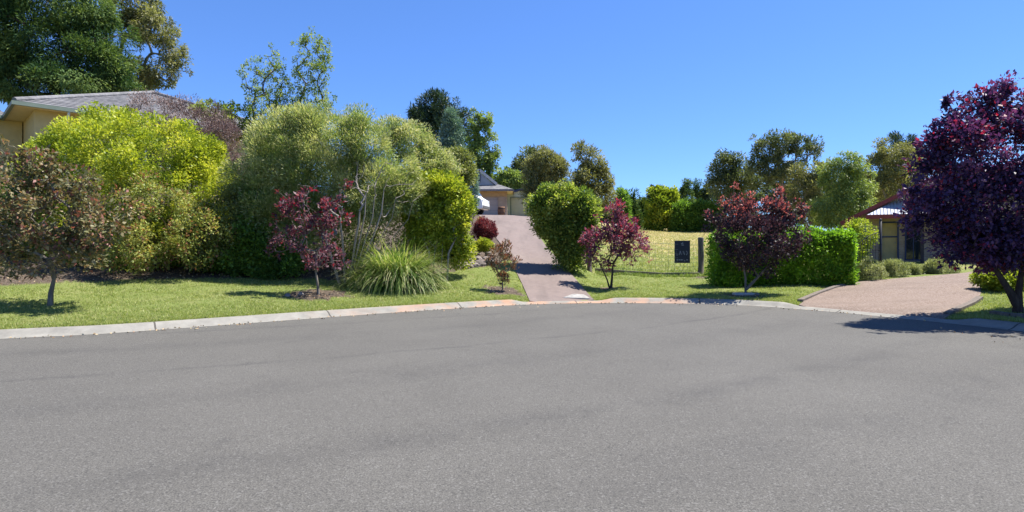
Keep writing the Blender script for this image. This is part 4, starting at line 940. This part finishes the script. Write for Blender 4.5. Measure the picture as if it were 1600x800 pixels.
m = MB(); m.prism([(gpx - .75, gb + .18), (gpx + .12, gb + .18), (gpx + .12, gb + .95), (gpx - .05, gb + 1.05)], .05, Matrix.Translation((0, .49, 0))); m.build('gable_vent', DARKTRIM, ga)
m = MB(); m.box2((xl - .05, -.85, ez - .16), (xr + .08, -.70, ez + .02)); m.box2((xr, -.70, ez - .16), (xr + .08, dep - .7, ez + .02)); m.build('gutter', simple('slate_gutter', (.22, .20, .22), .5, .1, 3), hc)
m = MB(); m.box2((xl + .3, -.69, ez - .14), (xr - .05, dep - .9, ez - .08)); m.build('soffit', SOFFIT, hc)
dw0, dw1 = lx_(736), lx_(778); dtop = CAM_H + (385 - 303) * k - gz
m = MB(); m.box2((xl + .6, 0, -1), (dw0 - .3, dep - 1.3, ez - .15)); m.box2((dw1 + .02, 0, -1), (xr - .6, dep - 1.3, ez - .15)); m.box2((dw0 - .3, 0, dtop), (dw1 + .02, dep - 1.3, ez - .15)); m.build('wall', BRICK_PINK, hc)
m = MB(); m.box2((dw0 - .3, .01, dtop - .25), (xr - .6, -.04, ez - .16)); m.build('lintel', simple('timber_lintel', (.50, .33, .16), .6, .1, 5), hc)
b = NB('panel_door'); s_x = b.n('ShaderNodeSeparateXYZ'); b.l(b.objco(), s_x.inputs[0])
pf = b.math('PINGPONG', s_x.outputs[2], .27); pg = b.math('LESS_THAN', pf, .02)
PANEL = b.done(b.principled(b.mix(b.math('MULTIPLY', pg, .5), (.52, .44, .40, 1), (.25, .2, .18, 1)), .5, b.bump(pf, .5, .05), .3))
m = MB(); m.box2((dw0 - .3, .25, -.3), (dw1 + .02, .32, dtop)); m.build('garage_door', PANEL, hc)

# ---- shed
Ds = 58.0; sz = Tz(.3, Ds) - .05; k2 = Ds / F
sh = thing('garden_shed', 'pale green gabled shed with a cream roller door beside the brick house', 'shed', (0, Ds, sz))
sx_ = lambda px: (px - 800) * k2; sy_ = lambda py: CAM_H + (385 - py) * k2 - sz
xa, xb, xc = sx_(787), sx_(842), sx_(814.5); we, wp = sy_(304), sy_(296.5); dt = sy_(309)
d0, d1 = sx_(798), sx_(825)
WALLG = ribbed('shed_sheet', (.60, .62, .50), .2, .5)
m = MB(); m.prism([(xa, -1), (d0, -1), (d0, dt), (xc, dt), (xc, wp - .05), (xa, we - .02)], .06); m.prism([(d1, -1), (xb, -1), (xb, we - .02), (xc, wp - .05), (xc, dt), (d1, dt)], .06)
m.box2((xa, .06, -1), (xa + .06, 6, we - .02)); m.box2((xb - .06, .06, -1), (xb, 6, we - .02)); m.box2((xa, 6, -1), (xb, 6.06, we)); m.build('wall', WALLG, sh)
m = MB()
for s, xe in ((-1, xa - .15), (1, xb + .15)):
    m.add([(xc, -.2, wp + .02), (xe, -.2, we), (xe, 6.2, we), (xc, 6.2, wp + .02), (xc, -.2, wp + .06), (xe, -.2, we + .04), (xe, 6.2, we + .04), (xc, 6.2, wp + .06)], [(0, 1, 2, 3), (4, 7, 6, 5), (0, 4, 5, 1), (1, 5, 6, 2), (2, 6, 7, 3)])
m.build('roof', ribbed('shed_roof', (.45, .46, .46), .2, .4), sh)
m = MB()
for xe in (xa - .15, xb + .15): m.bar((xc, -.24, wp + .02), (xe, -.24, we), .05, .22)
m.build('fascia', DARKTRIM, sh)
m = MB(); m.box2((d0, .10, -.3), (d1, .14, dt)); dr = m.build('roller_door', ribbed('roller_sheet', (.58, .56, .42), .12, .5, False), sh)
m = MB(); m.box2((d0 - .07, -.03, -.3), (d0 + .05, .09, dt + .1)); m.box2((d1 - .05, -.03, -.3), (d1 + .07, .09, dt + .1)); m.box2((d0 + .05, -.03, dt), (d1 - .05, .09, dt + .1)); m.build('frame', GREENGREY, dr)

# ---- barrel planter by the garage
bp_ = base_at(783.5, 50.0); t = thing('barrel_planter', 'brown wooden barrel planter against the brick pier by the garage', 'planter', bp_)
m = MB(); m.lathe([(.26, 0), (.31, .25), (.33, .45), (.31, .65), (.29, .78), (.25, .78), (.25, .70), (.0, .70)], 16); m.build('barrel', simple('barrel_wood', (.16, .085, .05), .8, .3, 6), t, True)
m = MB()
for zz, r_ in ((.2, .312), (.58, .322)): m.lathe([(r_, zz), (r_ + .008, zz), (r_ + .008, zz + .05), (r_, zz + .05)], 16)
m.build('hoop', BLACK, t)

# ---- white van parked at the top of the drive
vb = np.array([-2.55, 40.2]); vz = Tz(*vb) + .03
van = thing('parked_van', 'white van parked at the driveway top, mostly hidden by the lime bush', 'van', (vb[0], vb[1], vz), R(-14))
prof = [(-3.6, .45), (-3.6, 2.05), (-3.45, 2.2), (-.75, 2.2), (-.55, 2.12), (.25, 1.28), (.42, 1.16), (.68, 1.02), (.76, .8), (.78, .42), (.62, .36), (.42, .36), (.36, .55), (.22, .68), (.02, .73), (-.18, .68), (-.32, .55), (-.38, .36), (-2.35, .36), (-2.41, .55), (-2.55, .68), (-2.75, .73), (-2.95, .68), (-3.09, .55), (-3.15, .36), (-3.5, .36)]
CARWHITE = simple('car_white', (.78, .78, .78), .25, .03, 2, spec=.6)
m = MB(); m.prism(prof, 1.78, Matrix.Translation((0, -.89, 0))); m.build('body', CARWHITE, van, bevel=.03)
m = MB(); q_ = .016
m.add([(-.47, -.74, 2.06), (-.47, .74, 2.06), (.20, .80, 1.36), (.20, -.80, 1.36)], [(0, 1, 2, 3)]); m.v = [(x + q_ * .75 + .02, y, z + q_ * .7 + .02) for x, y, z in m.v]; m.build('windscreen', GLASS, van)
for s in (-1, 1):
    m = MB(); m.prism([(-1.5, 1.3), (.08, 1.3), (-.55, 1.98), (-1.5, 1.98)], .01, Matrix.Translation((0, s * .895 - .005, 0))); m.build('side_window', GLASS, van)
    m = MB(); m.box((.02, s * 1.02, 1.38), (.10, .2, .24)); m.bar((.04, s * .88, 1.3), (.03, s * .98, 1.34), .04); m.build('mirror', BLACK, van, bevel=.01)
    m = MB(); m.box((.735, s * .68, .92), (.06, .3, .18)); m.build('headlight', simple('headlamp', (.7, .72, .75), .1, .03, 3, spec=.8), van, bevel=.015)
    for wx in (.02, -2.75):
        Mx = Matrix.Rotation(R(90), 3, 'X')
        m = MB(); m.lathe([(.20, -.1), (.31, -.11), (.335, -.08), (.335, .08), (.31, .11), (.20, .1)], 24, (wx, s * .80, .335), Mx); wh = m.build('wheel', simple('tyre_rubber', (.02, .02, .021), .8, .2, 8), van, True)
        m = MB(); m.lathe([(.02, -.085), (.07, -.09), (.17, -.06), (.205, -.1), (.205, .1), (.17, .06), (.07, .09), (.02, .085)], 20, (wx, s * .80, .335), Mx); m.build('rim', simple('alloy_rim', (.45, .45, .47), .3, .1, 8, metallic=.8), wh, True)
m = MB(); m.box((.76, 0, .5), (.1, 1.7, .22)); m.build('bumper', simple('grey_plastic', (.10, .10, .105), .6, .1, 8), van, bevel=.03)

# ---- rockery beside the drive
def rock(m, c, r, rng, sq=(1, .8, .65)):
    import bmesh
    bm = bmesh.new(); bmesh.ops.create_icosphere(bm, subdivisions=2, radius=1)
    ph = rng.random(6) * 6
    fr_ = rng.normal(size=(5, 3)); fr_ = unit(fr_); cut = rng.uniform(.6, .9, 5)
    for v in bm.verts:
        p = np.array(v.co)
        for a_, c2 in zip(fr_, cut):
            dd = p @ a_
            if dd > c2: p = p - a_ * (dd - c2)
        p = p * (1 + .06 * math.sin(p[0] * 5 + ph[0]) * math.sin(p[1] * 6 + ph[1])); v.co = p
    Rz = Matrix.Rotation(rng.random() * 6.3, 3, 'Z')
    m.add([tuple(Rz @ Vector((v.co.x * r * sq[0], v.co.y * r * sq[1], v.co.z * r * sq[2])) + Vector(c)) for v in bm.verts], [tuple(v.index for v in f.verts) for f in bm.faces]); bm.free()
ROCK = simple('rock', (.19, .16, .145), .9, .35, 5, bump=.5, bscale=18)
rr2 = np.random.default_rng(9)
for i in range(46):
    p = ground(rr2.uniform(700, 776), rr2.uniform(389, 424)); r_ = rr2.uniform(.13, .27)
    if not inside(np.array([p[0]]), np.array([p[1]]), BED)[0]: p = ground(rr2.uniform(715, 750), rr2.uniform(392, 412))
    m = MB(); rock(m, (0, 0, r_ * .25), r_, rr2); o = m.build('rock', ROCK, None); o.location = p.tolist()
    tag(o, 'rough brown grey stone of the rockery left of the steep driveway', 'rock', 'rockery stones beside the driveway')
for px, py, r_, lb in ((470, 463, .13, 'dark rock at the left rim of the mulch circle under the crimson tree'), (449, 463.5, .10, 'small rock lying on the lawn left of the mulch circle'), (1183, 462, .09, 'pale stone at the foot of the red tipped tree')):
    p = ground(px, py); m = MB(); rock(m, (0, 0, r_ * .35), r_, rr2); o = m.build('rock', ROCK, None); o.location = p.tolist(); tag(o, lb, 'rock')
SLAB = simple('stone_slab', (.42, .39, .37), .9, .2, 6, bump=.3)
p = ground(1162, 461); m = MB(); m.box((0, 0, .03), (.62, .3, .07)); o = m.build('stone_slab', SLAB, None, bevel=.015); o.location = p.tolist(); tag(o, 'flat pale stone slab under the red tipped tree', 'stone slab')

# ---- paddock fence, sign, sleepers
POSTW = bark('weathered_post', (.06, .05, .045), (.20, .175, .15), 5)
fa, fb = FENCE_A, FENCE_B
for p, h, r_, lb in ((fb, 1.62, .13, 'thick weathered timber fence post to the right of the dark sign'), (fa, 1.5, .11, 'weathered timber fence post behind the pink plum tree')):
    rng = np.random.default_rng(int(h * 100)); m = MB()
    m.tube([(0, 0, -.2), (0, 0, .0), (.01, 0, h * .5), (.0, .01, h - .06), (0, .01, h)], [r_ * 1.08, r_ * 1.05, r_, r_ * .97, r_ * .8], 12); o = m.build('fence_post', POSTW, None, True); o.location = p.tolist()
    tag(o, lb, 'fence post', 'posts of the paddock wire fence')
dv = fb - fa; Lf = float(np.hypot(dv[0], dv[1])); fm = thing('wire_fence', 'thin wire mesh fence strung between two timber posts before the paddock', 'fence', fa, math.atan2(dv[1], dv[0]))
dzf = float(dv[2]); WIRE = simple('wire_galv', (.30, .30, .29), .5, .1, 5, metallic=.3)
m = MB()
for h_ in (.15, .33, .51, .69, .87, 1.05, 1.28): m.bar((.08, 0, h_), (Lf - .1, 0, h_ + dzf), .007 if h_ < 1.2 else .012)
m.build('line_wire', WIRE, fm)
m = MB(); x_ = .3
while x_ < Lf - .1: m.bar((x_, .012, .15 + dzf * x_ / Lf), (x_, .012, 1.28 + dzf * x_ / Lf), .006); x_ += .3
m.build('stay_wire', WIRE, fm)
SLEEP = bark('sleeper_timber', (.09, .075, .065), (.22, .19, .165), 4)
def sleeper(p0, p1, label, cat='edging', w=.14, h=.18, up=.05):
    c = (np.array(p0) + np.array(p1)) / 2; m = MB(); m.bar(Vector(p0) - Vector(c), Vector(p1) - Vector(c), h, w); o = m.build('timber_edging', SLEEP, None, bevel=.008); o.location = (c + UP * up).tolist(); return tag(o, label, cat)
q0, q1 = ground(930, 423.5), ground(1092, 430)
for i, (u0, u1) in enumerate(((0, .33), (.334, .66), (.664, 1))):
    a_, b_ = q0 + (q1 - q0) * u0, q0 + (q1 - q0) * u1; a_[2], b_[2] = Tz(a_[0], a_[1]), Tz(b_[0], b_[1])
    sleeper(a_, b_, ('timber sleeper under the wire fence behind the pink plum tree', 'middle timber sleeper under the wire fence left of the dark sign', 'timber sleeper under the dark sign, ending at the thick post')[i])
def along(pts, label):
    m = MB(); P = [ground(*p) for p in pts]; c = P[0].copy()
    for a_, b_ in zip(P[:-1], P[1:]): m.bar(Vector(a_ - c) + Vector((0, 0, .03)), Vector(b_ - c) + Vector((0, 0, .03)), .15, .10)
    o = m.build('timber_edging', SLEEP, None, bevel=.006); o.location = c.tolist(); tag(o, label, 'edging')
along(((1531, 467.5), (1518, 476), (1500, 484), (1480, 493)), 'grey timber edging between the pebble driveway and the lawn under the purple tree')
along(((1316, 447), (1300, 452), (1278, 460), (1250, 472)), 'timber edging between the hedge lawn and the pebble driveway')
along(((1550, 491), (1580, 495), (1640, 499)), 'pale timber sleeper holding soil at the foot of the purple tree')
sp_ = base_at(1066, float(fa[1] + (fb[1] - fa[1]) * .83) - .06); k3 = sp_[1] / F
sg = thing('for_sale_sign', 'dark navy board with faint white lettering hung on the wire fence', 'sign', (sp_[0], sp_[1], CAM_H + (385 - 411) * k3), R(-4))
sw, shh = 24 * k3, 35 * k3; NAVY = simple('navy_board', (.022, .024, .045), .5, .1, 4)
m = MB(); m.box((0, 0, shh / 2), (sw, .02, shh)); m.build('board', NAVY, sg, bevel=.004)
PALE = simple('sign_white', (.22, .23, .30), .5, .05, 4)
yb = -.013
def strokes(name, segs):
    m = MB()
    for x0, z0, x1, z1, w_ in segs: m.bar((x0 * sw, yb, z0 * shh), (x1 * sw, yb, z1 * shh + .0005), .004, w_ * sw)
    m.build(name, PALE, sg)
strokes('crest', [(-.08, .86, .06, .86, .05), (-.01, .91, .05, .91, .04), (-.05, .80, .10, .80, .04)])
strokes('lettering', [(-.38, .36, -.38, .54, .035), (-.38, .36, -.27, .36, .035), (-.20, .36, -.13, .54, .035), (-.06, .36, -.13, .54, .035), (.04, .36, .04, .54, .035), (.04, .54, .16, .36, .035), (.16, .36, .16, .54, .035), (.25, .36, .25, .54, .035), (.25, .54, .34, .47, .035), (.34, .47, .34, .42, .035), (.25, .36, .34, .42, .035)])
for sg_ in ([(-.36, .14, -.26, .14, .07)], [(-.22, .14, -.12, .14, .06)], [(-.09, .14, .02, .14, .07)], [(.10, .09, .10, .19, .04), (.10, .10, .20, .10, .04)], [(.26, .14, .36, .14, .06)]): strokes('small_lettering', sg_)
for s in (-1, 1): m = MB(); m.tube([(s * sw * .35, 0, shh * .97), (s * sw * .35, .05, shh + .05)], .006, 6); m.build('hook', WIRE, sg)

# ---- house on the right
hz = Tz(20, 30.5) - .02
HX = 590 * 30.5 / F; HS = math.cos(R(31))
hr = thing('brick_cottage', 'brown brick cottage with red bargeboard and pale verandah roof behind the purple tree', 'house', (HX, 30.5, hz), R(-31))
def rz(py, d): return CAM_H + (385 - py) * d / F - hz
def rx(px, d): return ((px - 800) * 30.5 / F - HX) * HS * (1 + (d - 30.5) / 30.5)
apx, apz = rx(1500, 29.8), rz(258, 29.8); tx, tz = rx(1311, 29.8), rz(346, 29.8); sl_ = (apz - tz) / (apx - tx); xr2 = 2 * apx - tx; Lh = 12.0
dx0, dx1, dtop = rx(1374, 30.5), rx(1404, 30.5), rz(346, 30.5)
wl, wr = tx + .75, xr2 - .75; wz = tz + sl_ * .75 - .1
m = MB()
m.prism([(wl, -.8), (dx0, -.8), (dx0, dtop), (dx1, dtop), (dx1, -.8), (wr, -.8), (wr, wz), (apx, apz - .12), (wl, wz)], .25)
m.box2((wl, .25, -.8), (wl + .25, Lh, wz)); m.box2((wr - .25, .25, -.8), (wr, Lh, wz)); m.prism([(wl, -.8), (wr, -.8), (wr, wz), (apx, apz - .12), (wl, wz)], .25, Matrix.Translation((0, Lh, 0)))
m.build('wall', BRICK_BROWN, hr)
m = MB()
for xe in (tx, xr2): course_plane(m, (xe, -.65, tz), (xe, Lh + .6, tz), (apx, Lh + .6, apz), (apx, -.65, apz), 20)
m.build('roof', TILE_RED, hr)
REDP = simple('red_brown_paint', (.20, .035, .03), .5, .12, 4)
m = MB()
for xe in (tx, xr2): m.bar((apx, -.72, apz - .07), (xe, -.72, tz - .07), .06, .2)
m.build('bargeboard', REDP, hr)
m = MB()
for s, xe in ((1, tx), (-1, xr2)):
    m.add([(xe, -.62, tz - .03), (apx, -.62, apz - .03), (apx, 0, apz - .03), (xe, 0, tz - .03)], [(0, 1, 2, 3)])
m.build('eave_lining', simple('eave_blue_grey', (.30, .33, .38), .7, .1, 3), hr)
# verandah: hip of pale steel on posts
vx0, vx1, vy = rx(1352, 28.6), rx(1500, 28.6), -1.7; ve = rz(335.5, 28.9); vt = rz(314, 30.6)
STEEL = ribbed('pale_roof_steel', (.40, .42, .47), .15, .35, metallic=.2)
m = MB(); course_plane(m, (vx0, vy, ve), (vx1, vy, ve), (vx1 - 1.3, -.02, vt), (vx0 + 1.3, -.02, vt), 1); course_plane(m, (vx0, -.02, ve), (vx0, vy, ve), (vx0 + 1.3, -.02, vt), (vx0 + 1.3, -.02, vt), 1); course_plane(m, (vx1, vy, ve), (vx1, -.02, ve), (vx1 - 1.3, -.02, vt), (vx1 - 1.3, -.02, vt), 1)
vr = m.build('verandah_roof', STEEL, hr)
m = MB(); m.box2((vx0 - .05, vy - .08, ve - .18), (vx1 + .05, vy, ve + .03)); m.box2((vx0 - .05, vy, ve - .18), (vx0 + .02, -.03, ve + .03)); m.build('fascia', REDP, vr)
for px in (1437, 1334, 1496):
    x_ = rx(px, 28.8); m = MB(); m.box2((x_ - .07, vy + .1, -.9), (x_ + .07, vy + .24, ve - .1)); m.build('verandah_post', simple('dark_timber', (.035, .025, .03), .6, .2, 4), hr, bevel=.008)
DOORT = simple('tan_door', (.46, .34, .15), .6, .12, 3)
m = MB(); m.box2((dx0 + .07, .12, 0), (dx1 - .07, .17, dtop - .09)); do_ = m.build('door', DOORT, hr)
zt = rz(370, 30.5)
m = MB(); m.box2((dx0, -.02, -.1), (dx0 + .07, .2, dtop)); m.box2((dx1 - .07, -.02, -.1), (dx1, .2, dtop)); m.box2((dx0 + .07, -.02, dtop - .09), (dx1 - .07, .2, dtop)); m.box2((dx0 + .07, .05, zt - .035), (dx1 - .07, .2, zt + .035)); m.build('frame', DARKTRIM, do_)
m = MB(); m.lathe([(.012, 0), (.03, .01), (.03, .05), (.0, .06)], 10, (dx1 - .16, .06, 1.0), Matrix.Rotation(R(90), 3, 'X')); m.build('handle', WIRE, do_, True)
def win(x0, x1, z0, z1, y=-.004):
    m = MB(); m.box2((x0, y - .03, z0), (x1, y - .012, z1)); w = m.build('window', GLASS, hr)
    m = MB()
    for a, b_ in (((x0 - .06, y - .06, z0 - .06), (x0, y, z1 + .06)), ((x1, y - .06, z0 - .06), (x1 + .06, y, z1 + .06)), ((x0, y - .06, z1), (x1, y, z1 + .06)), ((x0, y - .06, z0 - .06), (x1, y, z0)), (((x0 + x1) / 2 - .02, y - .05, z0), ((x0 + x1) / 2 + .02, y - .031, z1))): m.box2(a, b_)
    m.build('frame', DARKTRIM, w)
    m = MB(); m.box2((x0 - .12, y - .12, z0 - .14), (x1 + .12, y, z0 - .07)); m.build('sill', BRICK_BROWN, w)
win(rx(1415, 30.5), rx(1436, 30.5), rz(405, 30.5), rz(352, 30.5)); win(rx(1340, 30.5), rx(1355, 30.5), rz(400, 30.5), rz(350, 30.5))
m = MB(); m.box2((rx(1484, 30.5), -.05, -.3), (rx(1552, 30.5), -.006, 2.2)); m.build('garage_door', simple('navy_garage_door', (.045, .055, .11), .4, .1, 3), hr)

# ---- iron garden gate at the verandah path
gp_ = ground(1376, 437); gt = thing('garden_gate', 'black iron garden gate with arched top rail and tall pole before the cottage door', 'gate', gp_)
k4 = gp_[1] / F; hh = 92 * k4; gx0 = -36 * k4
m = MB(); m.tube([(0, 0, -.2), (0, 0, hh)], .045, 8); m.lathe([(.0, hh - .02), (.045, hh), (.05, hh + .03), (.03, hh + .07), (.0, hh + .09)], 10); m.build('pole', BLACK, gt, True)
tz_ = Tz(gp_[0] + gx0, gp_[1]) - gp_[2]
arc_ = [(gx0 * (1 - u), 0, hh * .60 + hh * .2 * math.sin(u * math.pi / 2)) for u in np.linspace(0, 1, 9)]
m = MB(); m.tube([(gx0, 0, tz_ - .1), (gx0, 0, hh * .62)], .022, 8)
m.tube(arc_, .016, 6); m.tube([(gx0, 0, .15), (0, 0, .15)], .014, 6); m.tube([(gx0, 0, hh * .5), (0, 0, hh * .5)], .012, 6); m.build('gate_frame', BLACK, gt, True)
m = MB()
for u in np.linspace(.1, .9, 8): m.tube([(gx0 * (1 - u), 0, .15), (gx0 * (1 - u), 0, hh * .60 + hh * .2 * math.sin(u * math.pi / 2))], .008, 5)
m.build('bars', BLACK, gt, True)
